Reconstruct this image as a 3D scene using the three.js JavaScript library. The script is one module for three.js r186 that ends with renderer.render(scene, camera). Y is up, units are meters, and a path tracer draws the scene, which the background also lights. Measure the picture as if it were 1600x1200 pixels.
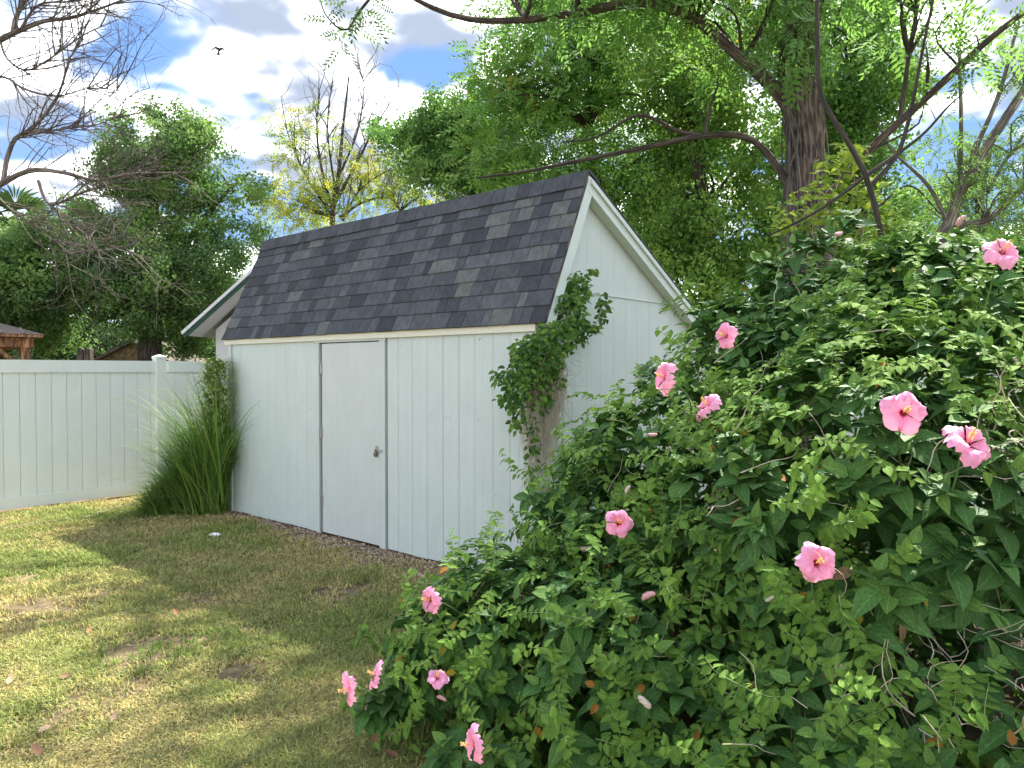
import * as THREE from 'three';
import { mergeGeometries, toCreasedNormals } from 'three/addons/utils/BufferGeometryUtils.js';
import { ImprovedNoise } from 'three/addons/math/ImprovedNoise.js';

// ------------------------------------------------------------------ camera, sky, sun, exposure
const F = 1126, EYE = 1.65, PITCH = 0.020;                 // focal length in photo pixels (1600 x 1200), eye height, tilt down
const camera = new THREE.PerspectiveCamera(2 * Math.atan(600 / F) * 180 / Math.PI, 4 / 3, 0.05, 900);
camera.position.set(0, EYE, 0);
camera.rotation.x = -PITCH;
const scene = new THREE.Scene();
const renderer = new THREE.WebGLRenderer({ antialias: true });
renderer.toneMapping = THREE.LinearToneMapping;
renderer.toneMappingExposure = 3.4;
renderer.shadowMap.enabled = true;
renderer.shadowMap.type = THREE.PCFSoftShadowMap;

const SUN = new THREE.Vector3(0.365, 0.809, -0.459).normalize();
const sun = new THREE.DirectionalLight(new THREE.Color(1.0, 0.94, 0.84), 5.0);
sun.position.copy(SUN).multiplyScalar(60).add(new THREE.Vector3(0, 0, -6));
sun.target.position.set(0, 0, -6);
sun.castShadow = true;
Object.assign(sun.shadow.camera, { left: -22, right: 22, top: 22, bottom: -22, near: 1, far: 140 });
sun.shadow.mapSize.set(4096, 4096); sun.shadow.bias = -0.0006;
scene.add(sun, sun.target);

// random numbers and noise, always the same
function rng(seed) { let a = seed >>> 0; return () => { a = (a + 0x6D2B79F5) | 0; let t = Math.imul(a ^ (a >>> 15), 1 | a); t = (t + Math.imul(t ^ (t >>> 7), 61 | t)) ^ t; return ((t ^ (t >>> 14)) >>> 0) / 4294967296; }; }
const R = rng(77);
const rr = (a, b) => a + (b - a) * R();
const IN = new ImprovedNoise();
const nz = (x, y, z = 0) => IN.noise(x, y, z);
function fbm(x, y, z, o = 4) { let s = 0, a = 0.5, f = 1; for (let i = 0; i < o; i++) { s += a * IN.noise(x * f + i * 7.3, y * f - i * 3.1, z * f + i * 5.7); a *= 0.5; f *= 2.03; } return s; }
const sm = (a, b, x) => { const t = Math.min(1, Math.max(0, (x - a) / (b - a))); return t * t * (3 - 2 * t); };
const mix = (a, b, t) => a + (b - a) * t;
const V = (x, y, z) => new THREE.Vector3(x, y, z);

// a photo pixel gives a direction; distance comes from depth (metres ahead of the camera) or the ground
function ray(px, py) { const d = V((px - 800) / F, -(py - 600) / F, -1); return d.applyAxisAngle(V(1, 0, 0), -PITCH); }
function at(px, py, depth) { const d = ray(px, py); const k = depth / -d.z; return V(d.x * k, EYE + d.y * k, d.z * k); }
function ground(px, py) { const d = ray(px, py); const k = -EYE / d.y; return V(d.x * k, 0, d.z * k); }
function project(p) { const q = V(p.x, p.y - EYE, p.z).applyAxisAngle(V(1, 0, 0), PITCH); return [800 + F * q.x / -q.z, 600 - F * q.y / -q.z, -q.z]; }

// sky: air and cumulus
{
  const W = 2048, H = 1024, data = new Float32Array(W * H * 4);
  const holes = [[250, 45, 0.075, .55], [205, 110, 0.04, .4], [690, 110, 0.05, .5], [415, 265, 0.07, .6], [590, 330, 0.08, .6], [1440, 250, 0.08, .6], [1490, 300, 0.06, .5], [300, 335, 0.05, .4]].map(([x, y, r, k]) => [ray(x, y).normalize(), r, k]);
  const fills = [[560, 90, 0.2, .4], [280, 190, 0.11, .4], [120, 100, 0.16, .4], [460, 200, 0.14, .4], [650, 180, .12, .3], [1560, 90, 0.12, .4]].map(([x, y, r, k]) => [ray(x, y).normalize(), r, k]);
  const d = V(0, 0, 0);
  function dens(d) {
    const q = 1 / (Math.max(d.y, 0.0) + 0.22);
    const x = d.x * q * 1.55, z = d.z * q * 1.55;
    const wx = fbm(x * 1.3 + 5, z * 1.3, 2.2, 3), wz = fbm(x * 1.3, z * 1.3 + 9, 7.7, 3);
    let c = fbm(x * 2.0 + wx * .9 + 3.1, z * 2.0 + wz * .9, 1.7, 7) * 1.7 + 0.16;
    for (const [h, r, k] of holes) { const e = h.distanceToSquared(d) / (r * r); if (e < 9) c -= k * Math.exp(-e); }
    for (const [h, r, k] of fills) { const e = h.distanceToSquared(d) / (r * r); if (e < 9) c += k * Math.exp(-e) * .6; }
    return c;
  }
  const D = new Float32Array(W * H);
  for (let j = H / 2; j < H; j++) for (let i = 0; i < W; i++) {
    const th = ((j + .5) / H - .5) * Math.PI, ph = ((i + .5) / W - .5) * 2 * Math.PI;
    d.set(Math.cos(th) * Math.cos(ph), Math.sin(th), Math.cos(th) * Math.sin(ph));
    D[j * W + i] = dens(d);
  }
  for (let j = 0; j < H; j++) for (let i = 0; i < W; i++) {
    const th = ((j + .5) / H - .5) * Math.PI, ph = ((i + .5) / W - .5) * 2 * Math.PI, k = (j * W + i) * 4;
    const y = Math.sin(th);
    const up = Math.max(y, 0);
    const t = Math.pow(up, 0.55);
    let r = mix(.18, .027, t), g = mix(.27, .096, t), b = mix(.40, .31, t);
    if (j >= H / 2) {
      const c = D[j * W + i], a = sm(-0.10, 0.36, c);
      const j2 = Math.min(H - 1, j + 16), cu = D[j2 * W + i], j3 = Math.min(H - 1, j + 5), cv = D[j3 * W + i];
      // lit where the cloud thins towards its top, grey under its bulk
      d.set(Math.cos(th) * Math.cos(ph), y, Math.cos(th) * Math.sin(ph));
      const qq = 1 / (up + .22), bil = fbm(d.x * qq * 6 + 2, d.z * qq * 6, d.y * 7, 6);
      const lit = Math.min(1, Math.max(0, .63 + bil * 1.9 + (c - cu) * .9 + (c - cv) * .7 - sm(.15, .85, c) * .36)), l2 = Math.pow(lit, 2.2);
      const cr = mix(.165, 1.45, l2), cg = mix(.192, 1.45, l2), cb = mix(.245, 1.46, l2);
      r = mix(r, cr, a); g = mix(g, cg, a); b = mix(b, cb, a);
      const hz = sm(.16, 0, y) * .6; r = mix(r, .42, hz); g = mix(g, .46, hz); b = mix(b, .52, hz);
    } else { r = .74; g = .80; b = .88; }
    data[k] = r; data[k + 1] = g; data[k + 2] = b; data[k + 3] = 1;
  }
  const t = new THREE.DataTexture(data, W, H, THREE.RGBAFormat, THREE.FloatType);
  t.mapping = THREE.EquirectangularReflectionMapping; t.magFilter = t.minFilter = THREE.LinearFilter; t.needsUpdate = true;
  scene.background = t; scene.environment = t;
}

// ------------------------------------------------------------------ helpers
const taken = {};
function numbered(name) { const n = taken[name] = (taken[name] ?? -1) + 1; return n ? `${name}_${String(n).padStart(3, '0')}` : name; }
function thing(name, label, category, base = V(0, 0, 0), group, turn = 0) {
  const g = new THREE.Group(); g.name = numbered(name); g.position.copy(base); g.rotation.y = turn;
  g.userData = { label, category }; if (group) g.userData.group = group;
  scene.add(g); return g;
}
function shade(m) { m.castShadow = true; m.receiveShadow = true; return m; }
// a part built in the thing's own axes
function part(name, geo, mat, parent, kind) { const m = shade(new THREE.Mesh(geo, mat)); m.name = name; if (kind) m.userData.kind = kind; parent.add(m); return m; }
// a part built in world axes, moved under a thing that is only shifted
function wpart(name, geo, mat, parent, kind) { const b = parent.position; geo.translate(-b.x, -b.y, -b.z); return part(name, geo, mat, parent, kind); }
function structure(name, geo, mat) { const m = shade(new THREE.Mesh(geo, mat)); m.name = name; m.userData.kind = 'structure'; scene.add(m); return m; }
function lone(name, geo, mat, label, category, pos, group) {
  const m = shade(new THREE.Mesh(geo, mat)); m.name = numbered(name); m.position.copy(pos); m.userData = { label, category }; if (group) m.userData.group = group; scene.add(m); return m;
}
const M4 = new THREE.Matrix4(), Q = new THREE.Quaternion(), S3 = V(1, 1, 1);
// instances: list of {p, q, s, c}, world positions
function instances(name, geo, mat, list, parent, base = V(0, 0, 0)) {
  const im = shade(new THREE.InstancedMesh(geo, mat, list.length)); im.name = name; im.userData.kind = 'stuff';
  const p = V(0, 0, 0);
  list.forEach((e, i) => {
    p.copy(e.p).sub(base); if (typeof e.s === 'number') S3.set(e.s, e.s, e.s); else S3.copy(e.s);
    im.setMatrixAt(i, M4.compose(p, e.q, S3)); im.setColorAt(i, e.c);
  });
  parent.add(im); return im;
}
// many leaves joined into one mesh with a colour for each leaf
function joined(name, geos, lists, mat, parent) {
  let nv = 0, ni = 0; geos.forEach((g, k) => { nv += g.attributes.position.count * lists[k].length; ni += g.index.count * lists[k].length; });
  const P = new Float32Array(nv * 3), N = new Float32Array(nv * 3), U = new Float32Array(nv * 2), C = new Float32Array(nv * 3), I = new Uint32Array(ni), v = V(0, 0, 0), b = parent.position; let o = 0, t = 0;
  geos.forEach((g, k) => { const gp = g.attributes.position, gn = g.attributes.normal, gu = g.attributes.uv, gi = g.index; for (const e of lists[k]) {
    for (let i = 0; i < gi.count; i++) I[t++] = gi.getX(i) + o;
    for (let i = 0; i < gp.count; i++, o++) { v.fromBufferAttribute(gp, i).multiplyScalar(e.s).applyQuaternion(e.q).add(e.p).sub(b); v.toArray(P, o * 3); v.fromBufferAttribute(gn, i).applyQuaternion(e.q).toArray(N, o * 3); U[o * 2] = gu.getX(i); U[o * 2 + 1] = gu.getY(i); e.c.toArray(C, o * 3); } } });
  const g = new THREE.BufferGeometry(); for (const [n, a, w] of [['position', P, 3], ['normal', N, 3], ['uv', U, 2], ['color', C, 3]]) g.setAttribute(n, new THREE.BufferAttribute(a, w)); g.setIndex(new THREE.BufferAttribute(I, 1));
  return part(name, g, mat, parent, 'stuff');
}
function boxAt(x0, x1, y0, y1, z0, z1) { const g = new THREE.BoxGeometry(x1 - x0, y1 - y0, z1 - z0); g.translate((x0 + x1) / 2, (y0 + y1) / 2, (z0 + z1) / 2); return uvBox(g); }
// uv in metres from position and normal
function uvBox(g) {
  const p = g.attributes.position, n = g.attributes.normal, u = new Float32Array(p.count * 2);
  for (let i = 0; i < p.count; i++) {
    const ax = Math.abs(n.getX(i)), ay = Math.abs(n.getY(i)), az = Math.abs(n.getZ(i));
    if (az >= ax && az >= ay) { u[2 * i] = p.getX(i); u[2 * i + 1] = p.getY(i); }
    else if (ax >= ay) { u[2 * i] = p.getZ(i); u[2 * i + 1] = p.getY(i); }
    else { u[2 * i] = p.getX(i); u[2 * i + 1] = p.getZ(i); }
  }
  g.setAttribute('uv', new THREE.BufferAttribute(u, 2)); return g;
}
// box with a small chamfer on the long edges of its face
function plank(x0, x1, y0, y1, z0, z1, c = 0.004) {
  const s = new THREE.Shape([[x0, z0], [x1, z0], [x1, z1 - c], [x1 - c, z1], [x0 + c, z1], [x0, z1 - c]].map(([a, b]) => new THREE.Vector2(a, -b)));
  const g = new THREE.ExtrudeGeometry(s, { depth: y1 - y0, bevelEnabled: false }); g.rotateX(-Math.PI / 2); g.translate(0, y0, 0);
  return uvBox(g);
}
function prism(pts, depth, c = 0) {   // outline in x,y extruded along z from 0 to depth
  const g = new THREE.ExtrudeGeometry(new THREE.Shape(pts.map(([a, b]) => new THREE.Vector2(a, b))), c ? { depth: depth - 2 * c, bevelEnabled: true, bevelSize: c, bevelThickness: c, bevelOffset: -c, bevelSegments: 1 } : { depth, bevelEnabled: false });
  if (c) g.translate(0, 0, c);
  return uvBox(g);
}
// tapered tube through points, radius from r0 to r1, slightly uneven
function limb(pts, r0, r1, seg = 14, rad = 7, rough = 0.06, pw = 1) {
  const curve = new THREE.CatmullRomCurve3(pts), pos = [], idx = [], uv = [];
  const fr = curve.computeFrenetFrames(seg, false), L = curve.getLength(), P = V(0, 0, 0);
  for (let i = 0; i <= seg; i++) {
    curve.getPointAt(i / seg, P);
    const r = mix(r0, r1, Math.pow(i / seg, pw));
    for (let j = 0; j <= rad; j++) {
      const a = j / rad * Math.PI * 2, k = r * (1 + rough * (nz(P.x * 3 + Math.cos(a) * 1.7, P.y * 3, P.z * 3 + Math.sin(a) * 1.7)) * 2);
      const c = Math.cos(a) * k, s = Math.sin(a) * k, N = fr.normals[i], B = fr.binormals[i];
      pos.push(P.x + N.x * c + B.x * s, P.y + N.y * c + B.y * s, P.z + N.z * c + B.z * s);
      uv.push(j / rad * Math.max(1, Math.round(r0 * 6.28)) , i / seg * L);
    }
  }
  const w = rad + 1;
  for (let i = 0; i < seg; i++) for (let j = 0; j < rad; j++) { const a = i * w + j; idx.push(a, a + 1, a + w, a + 1, a + w + 1, a + w); }
  const g = new THREE.BufferGeometry(); g.setAttribute('position', new THREE.Float32BufferAttribute(pos, 3)); g.setAttribute('uv', new THREE.Float32BufferAttribute(uv, 2));
  g.setIndex(idx); g.computeVertexNormals(); return g;
}
function geom(pos, idx, uv) { const g = new THREE.BufferGeometry(); g.setAttribute('position', new THREE.Float32BufferAttribute(pos, 3)); if (uv) g.setAttribute('uv', new THREE.Float32BufferAttribute(uv, 2)); g.setIndex(idx); g.computeVertexNormals(); return g; }
const UPQ = (dir, spin = 0) => new THREE.Quaternion().setFromUnitVectors(V(0, 1, 0), dir.clone().normalize()).multiply(new THREE.Quaternion().setFromAxisAngle(V(0, 1, 0), spin));
const rdir = () => { const z = rr(-1, 1), a = rr(0, 6.2832), s = Math.sqrt(1 - z * z); return V(s * Math.cos(a), z, s * Math.sin(a)); };
// orientation whose +z looks along 'look' and whose +y leans to 'up'
function frame(look, up) { const z = look.clone().normalize(), x = V(0, 0, 0).crossVectors(up, z).normalize(), y = V(0, 0, 0).crossVectors(z, x); return new THREE.Quaternion().setFromRotationMatrix(new THREE.Matrix4().makeBasis(x, y, z)); }

// ------------------------------------------------------------------ textures (surface grain only)
function tex(w, h, fn, srgb = true, rep = true) {
  const d = new Uint8Array(w * h * 4), o = [0, 0, 0];
  for (let j = 0; j < h; j++) for (let i = 0; i < w; i++) { fn(i / w, j / h, o, i, j); const k = (j * w + i) * 4; for (let c = 0; c < 3; c++) d[k + c] = Math.max(0, Math.min(255, o[c] * 255)); d[k + 3] = 255; }
  const t = new THREE.DataTexture(d, w, h); t.magFilter = THREE.LinearFilter; t.minFilter = THREE.LinearMipmapLinearFilter; t.generateMipmaps = true;
  if (rep) t.wrapS = t.wrapT = THREE.RepeatWrapping; if (srgb) t.colorSpace = THREE.SRGBColorSpace; t.needsUpdate = true; return t;
}
// noise that repeats over the unit square
function tile(u, v, f, o, seed, fv = f) { const a = u * 6.28318, b = v * 6.28318, k = f / 6.28318, kv = fv / 6.28318; let s = 0, am = .5, ff = 1; for (let i = 0; i < o; i++) { s += am * IN.noise((Math.cos(a) * k + seed) * ff, (Math.sin(a) * k + Math.cos(b) * kv) * ff + seed * 2.3, (Math.sin(b) * kv) * ff - seed); am *= .5; ff *= 2; } return s; }
const rt = rng(5);
const paintTex = tex(512, 512, (u, v, o) => { const s = tile(u, v, 40, 3, 3, 1.5) * .03 + tile(u, v, 4, 4, 9) * .035 + (rt() - .5) * .02; const d = Math.max(0, tile(u, v, 11, 3, 21) - .34) * .35; const k = .95 + s - d; o[0] = k; o[1] = k * 1.0; o[2] = k * (1 - d * .3); });
const paintBump = tex(512, 512, (u, v, o) => { o[0] = o[1] = o[2] = .5 + tile(u, v, 60, 3, 6, 2) * .6 + (rt() - .5) * .12; }, false);
const vinylTex = tex(256, 256, (u, v, o) => { const k = .96 + tile(u, v, 5, 4, 2) * .03 + tile(u, v, 50, 2, 5, 2) * .02 - Math.max(0, tile(u, v, 8, 4, 14) - .3) * .12; o[0] = k; o[1] = k; o[2] = k * .985; });
const granTex = tex(512, 512, (u, v, o) => { const k = .74 + (rt() - .5) * .42 + tile(u, v, 6, 3, 31) * .22; o[0] = k; o[1] = k * 1.005; o[2] = k * 1.02; });
const granBump = tex(256, 256, (u, v, o) => { o[0] = o[1] = o[2] = rt(); }, false);
const barkTex = tex(256, 512, (u, v, o) => { const s = tile(u, v, 30, 4, 12, 5), b = tile(u, v, 7, 4, 17); const k = .62 + s * .75 + b * .35; o[0] = k; o[1] = k * .97; o[2] = k * .93; });
const barkBump = tex(256, 512, (u, v, o) => { o[0] = o[1] = o[2] = .5 + tile(u, v, 30, 4, 12, 5) * 1.1 + tile(u, v, 16, 3, 4) * .3; }, false);
const soilTex = tex(1024, 1024, (u, v, o) => { const a = tile(u, v, 9, 5, 41), b = (rt() - .5) * .22, s = sm(-.1, .25, tile(u, v, 22, 4, 55)); const k = .60 + a * .35 + b; o[0] = k * mix(.78, 1.0, s); o[1] = k * mix(.72, .90, s); o[2] = k * mix(.55, .70, s); });
const soilBump = tex(512, 512, (u, v, o) => { o[0] = o[1] = o[2] = .5 + tile(u, v, 40, 3, 8) * .6 + (rt() - .5) * .3; }, false);
// leaf: midrib and side veins, mottled
const leafTex = tex(128, 128, (u, v, o) => {
  const x = Math.abs(u - .5) * 2, mid = Math.exp(-Math.pow(x / .045, 2)), q = (v * 6.5 - x * 1.9), f = q - Math.floor(q), side = Math.exp(-Math.pow((f - .5) / .09, 2)) * sm(1.05, .1, x);
  const m = .80 + fbm(u * 9, v * 9, 3, 3) * .28 + mid * .22 + side * .13; o[0] = m; o[1] = m * 1.0; o[2] = m * .92;
}, true, false);
const leafBump = tex(128, 128, (u, v, o) => { const x = Math.abs(u - .5) * 2, q = (v * 6.5 - x * 1.9), f = q - Math.floor(q); o[0] = o[1] = o[2] = .75 - Math.exp(-Math.pow(x / .06, 2)) * .5 - Math.exp(-Math.pow((f - .5) / .12, 2)) * .4 * sm(1, .1, x); }, false, false);
const petalTex = tex(128, 128, (u, v, o) => {   // v from throat to rim; dark red throat, fine veins
  const ve = .5 + .5 * Math.sin((u - .5) * 95 * (1.25 - v * .5)), e = sm(.15, .02, v);
  const k = 1 - ve * .07 * sm(1, .2, v) + fbm(u * 12, v * 5, 2, 3) * .07;
  o[0] = mix(1.0, .70, e) * k; o[1] = mix(mix(.62, .74, v), .06, e) * k; o[2] = mix(mix(.76, .84, v), .18, e) * k;
}, true, false);

const lin = (r, g, b) => new THREE.Color().setRGB(r, g, b);
function mat(c, rough = .8, extra = {}) { return new THREE.MeshStandardMaterial({ color: c, roughness: rough, side: THREE.DoubleSide, ...extra }); }
function leafMat(extra = {}) { return new THREE.MeshPhysicalMaterial({ color: 0xffffff, roughness: .9, transmission: .55, thickness: 0, side: THREE.DoubleSide, specularIntensity: .3, ...extra }); }
const MT = {
  siding: mat(lin(.585, .645, .578), .62, { map: paintTex, bumpMap: paintBump, bumpScale: .0012 }),
  sidingB: mat(lin(.577, .637, .570), .62, { map: paintTex, bumpMap: paintBump, bumpScale: .0012 }),
  door: mat(lin(.575, .615, .555), .55, { map: paintTex }),
  frame: mat(lin(.57, .615, .55), .6, { map: paintTex }),
  cream: mat(lin(.74, .72, .56), .6, { map: paintTex }),
  trim: mat(lin(.62, .69, .61), .6, { map: paintTex }),
  metal: mat(lin(.42, .42, .41), .38, { metalness: .85 }),
  rust: mat(lin(.16, .11, .08), .75, { metalness: .3 }),
  vinyl: mat(lin(.70, .75, .70), .42, { map: vinylTex }),
  vinylB: mat(lin(.69, .74, .692), .42, { map: vinylTex }),
  cedar: mat(lin(.66, .36, .17), .7, { map: barkTex }),
  brownMetal: mat(lin(.30, .235, .20), .45, { metalness: .3 }),
  green: mat(lin(.012, .07, .05), .6), white: mat(lin(.72, .72, .70), .6, { map: paintTex }),
  stucco: mat(lin(.66, .62, .56), .9, { map: soilTex }), tan: mat(lin(.50, .42, .32), .9, { map: soilTex }),
  bark: mat(lin(.30, .25, .205), .95, { map: barkTex, bumpMap: barkBump, bumpScale: .03 }),
  barkDark: mat(lin(.19, .16, .135), .95, { map: barkTex, bumpMap: barkBump, bumpScale: .012 }),
  barkGrey: mat(lin(.48, .44, .40), .95, { map: barkTex, bumpMap: barkBump, bumpScale: .01 }),
  twig: mat(lin(.26, .21, .15), .95), dryTwig: mat(lin(.50, .43, .32), .95),
  soil: mat(lin(.52, .46, .37), .97, { map: soilTex, bumpMap: soilBump, bumpScale: .012 }),
  wood: mat(lin(.22, .18, .14), .9, { map: barkTex }),
};

// ------------------------------------------------------------------ ground
const TH = 0.708, CT = Math.cos(TH), ST = Math.sin(TH);
const OX = 0.188, OZ = 5.397;                                        // front right corner of the shed
const shedXZ = (x, z) => { const dx = x - OX, dz = z + OZ; return [dx * CT + dz * ST, -dx * ST + dz * CT]; };   // world -> shed local x, z
const patches = [[70, 948, .52, .16], [240, 1012, .42, .20], [375, 1052, .22, .10], [155, 1093, .30, .14], [320, 935, .28, .10], [20, 905, .3, .1], [150, 935, .3, .10], [540, 925, .3, .12], [400, 985, .2, .08], [60, 1150, .2, .1]].map(([x, y, a, b]) => [ground(x, y), a, b]);
function bare(x, z) { let m = 0; for (const [p, a, b] of patches) { const e = ((x - p.x) / a) ** 2 + ((z - p.z) / (b * 2.2)) ** 2; m = Math.max(m, 1 - e + nz(x * 5, z * 5, 3) * .9 + nz(x * 14, z * 14, 8) * .4); } return m; }
const mulch = (x, z) => { const [u, w] = shedXZ(x, z); if (u < -4.7 || u > .6) return -1; return 1 - w / (mix(.20, .38, sm(-3.6, -1.2, u)) + nz(u * 2.2, 3, 1) * .16 + nz(u * 9, 5, 1) * .10); };
{
  const g = new THREE.PlaneGeometry(500, 500, 4, 4); g.rotateX(-Math.PI / 2);
  const p = g.attributes.position, uv = g.attributes.uv; for (let i = 0; i < p.count; i++) uv.setXY(i, p.getX(i) / 1.9, p.getZ(i) / 1.9);
  structure('ground', g, MT.soil);
  // grass beyond the boundary fences
  const f = new THREE.PlaneGeometry(240, 120, 2, 2); f.rotateX(-Math.PI / 2); f.translate(0, .004, -75); const fu = f.attributes.uv; for (let i = 0; i < fu.count; i++) fu.setXY(i, fu.getX(i) * 80, fu.getY(i) * 40);
  structure('neighbour_lawn', f, mat(lin(.13, .18, .055), .95, { map: soilTex }));
}

// ------------------------------------------------------------------ shed
const LW = 4.55, HW = 1.955, RS = .524, RH = 3.214, ES = .035, EH = 2.005, BS = 2.93, BH = RH - (2.93 - RS) * .529;
const tAt = px => { const r = (px - 800) / F; return (OX - OZ * r) / (CT + ST * r); };   // photo column -> metres along the front wall
const shed = thing('garden_shed', 'pale grey green wooden garden shed with steep dark shingle roof', 'shed', V(OX, 0, -OZ), undefined, -TH);
{
  const backing = [boxAt(-LW, 0, .02, HW, -.10, -.06)];
  const fw = part('front_wall', mergeGeometries(backing), MT.siding, shed);
  const dl = -tAt(495), dr = -tAt(602.5);
  const rand = rng(3);
  const bm = [MT.siding, MT.siding, MT.sidingB];
  // boards left of the door, then right of it at the photographed grooves
  const left = [-LW + .055]; { const n = 9; for (let i = 1; i <= n; i++) left.push(mix(-LW + .055, dl, i / n)); }
  const rgt = [dr + .024, ...[622, 644, 667, 692, 717, 742, 770, 797, 822].map(p => -tAt(p)), 0];
  for (const list of [left, rgt]) for (let i = 0; i + 1 < list.length; i++) {
    const gap = list === rgt && (i === 4 || i === 3) ? .0024 : .0012, d = (rand() - .5) * .0008;
    part('siding_board', plank(list[i] + gap, list[i + 1] - gap, .015 + rand() * .012, HW - .003, -.022, .0 + d, .0022), bm[Math.floor(rand() * 3)], fw);
  }
  for (let i = 0; i < 16; i++) { const n = new THREE.CylinderGeometry(.004, .004, .002, 8); n.rotateX(Math.PI / 2); const list = i < 6 ? left : rgt, k = 1 + Math.floor(rand() * (list.length - 2)); n.translate(list[k] + .03 + rand() * .03, [.12, .62, 1.22, 1.86][Math.floor(rand() * 4)] + rand() * .04, .0012); part('nail_head', n, MT.rust, fw); }
  part('corner_board', plank(-LW - .02, -LW + .05, .01, HW - .002, -.05, .016), MT.frame, shed);
  // door and frame
  const d0 = -tAt(503), d1 = -tAt(592.5), dTop = 1.905;
  const fr = part('door_frame', mergeGeometries([boxAt(dl - .03, dr + .01, dTop + .012, HW - .004, -.02, .012), boxAt(d1 + .010, dr, .012, dTop + .011, -.02, .011)]), MT.frame, shed);
  part('jamb', boxAt(dl + .002, d0 - .041, .01, dTop + .011, -.02, .009), MT.frame, fr); part('door_gap', boxAt(d0 - .040, d0 - .002, .01, dTop + .01, -.058, -.05), MT.rust, fr);
  const door = part('door', plank(d0, d1, .03, dTop, -.018, .002, .003), MT.door, shed);
  for (const y of [.34, 1.02, 1.66]) { const h = new THREE.CylinderGeometry(.008, .008, .1, 10); h.translate(d0 - .007, y, .006); part('hinge', mergeGeometries([h.toNonIndexed(), boxAt(d0 - .006, d0 + .016, y - .05, y + .05, .0025, .005).toNonIndexed()]), MT.metal, door); }
  const ly = .905;
  const hasp = mergeGeometries([boxAt(d1 - .055, d1 - .010, ly - .022, ly + .028, .0025, .007), boxAt(d1 - .03, d1 + .055, ly - .012, ly + .014, .0125, .0165), boxAt(d1 - .05, d1 - .02, ly + .03, ly + .045, .0025, .013)]);
  part('hasp', hasp, MT.metal, door);
  const sh = new THREE.TorusGeometry(.013, .0035, 8, 14, Math.PI); sh.translate(d1 - .026, ly - .018, .026);
  const lockb = new THREE.CylinderGeometry(.019, .019, .018, 20); lockb.rotateX(Math.PI / 2); lockb.scale(1, 1.1, 1); lockb.translate(d1 - .026, ly - .036, .026);
  part('padlock', mergeGeometries([sh.toNonIndexed(), lockb.toNonIndexed()]), MT.rust, door);
  const rv = new THREE.CylinderGeometry(.010, .010, .012, 12); rv.rotateX(Math.PI / 2); rv.translate(d1 - .03, ly + .002, .02); part('staple', rv, MT.rust, door);

  // gable wall on the right, boards clipped to the roof line, seam at 2.28
  const roofY = s => s < RS ? mix(EH - .05, RH - .1, s / RS) : RH - .1 - (s - RS) * .529;
  const sw = part('gable_wall', (() => { const g = prism([[-.02, .02], [-BS + .02, .02], [-BS + .02, roofY(BS - .02)], [-RS, roofY(RS)], [-.02, roofY(.02)]].map(([a, b]) => [-a, b]), .05); g.rotateY(Math.PI / 2); g.translate(-.08, 0, 0); return g; })(), MT.siding, shed);
  const SEAM = 2.28, gb = [.0, .07]; for (let s = .25; s < BS; s += .2) gb.push(s); gb.push(BS);
  for (let i = 0; i + 1 < gb.length; i++) {
    const a = gb[i] + .0007, b = gb[i + 1] - .0007;
    const top = (lo, hi) => { const pts = [[a, lo]]; pts.push([b, lo]); pts.push([b, Math.min(hi, roofY(b))]); if (a < RS && b > RS && hi > roofY(RS)) pts.push([RS, roofY(RS)]); pts.push([a, Math.min(hi, roofY(a))]); return pts; };
    const mk = (lo, hi) => { const pts = top(lo, hi); if (pts.some(p => p[1] < lo - .001)) return; const g = prism(pts, .022); g.rotateY(Math.PI / 2); g.translate(-.023 + (rand() - .5) * .0007, 0, 0); part('siding_board', g, bm[Math.floor(rand() * 3)], sw); };
    mk(.02, SEAM - .004);
    if (roofY(a) > SEAM + .012 && roofY(b) > SEAM + .012) mk(SEAM + .006, 9);
  }
  part('drip_flashing', boxAt(-.01, .010, SEAM - .008, SEAM + .004, -1.98, -.13), MT.trim, shed);
  part('corner_board', plank(-.002, .075, .01, EH - .06, .0, .014).rotateY(Math.PI / 2), MT.frame, shed);
  // left and back walls, closed
  part('side_wall', (() => { const g = prism([[.02, .02], [BS, .02], [BS, roofY(BS)], [RS, roofY(RS)], [.02, roofY(.02)]], .05); g.rotateY(Math.PI / 2); g.translate(-LW, 0, 0); return g; })(), MT.siding, shed);
  part('back_wall', boxAt(-LW + .05, -.08, .02, roofY(BS) - .01, -BS, -BS + .05), MT.siding, shed);

  // roof: decks, fascia, rakes, shingles
  const X0 = -LW - .115, X1 = .105;
  const dy = RH - EH, ds = RS + ES, SL = Math.hypot(dy, ds), ux = ds / SL, uy = dy / SL;   // up the front slope: z = -ux, y = uy; outward normal z = uy, y = ux
  const onF = (a, n) => [ES - ux * a + uy * n, EH + uy * a + ux * n];                         // a up the slope, n out of it -> z, y
  const quad = (a0, n0, a1, n1, x0, x1) => { const P = [onF(a0, n0), onF(a1, n0), onF(a1, n1), onF(a0, n1)]; const g = prism(P.map(([z, y]) => [z, y]), x1 - x0); g.rotateY(-Math.PI / 2); g.scale(1, 1, 1); g.translate(x1, 0, 0); return g; };
  // prism's x becomes z after the turn: check sign by building from (z, y) and turning +90 degrees about y
  const slab = (P, x0, x1) => { const g = prism(P.map(([z, y]) => [-z, y]), x1 - x0); g.rotateY(Math.PI / 2); g.translate(x0, 0, 0); return g; };
  const fs = (a0, a1, n0, n1, x0, x1) => slab([onF(a0, n0), onF(a1, n0), onF(a1, n1), onF(a0, n1)], x0, x1);
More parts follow.
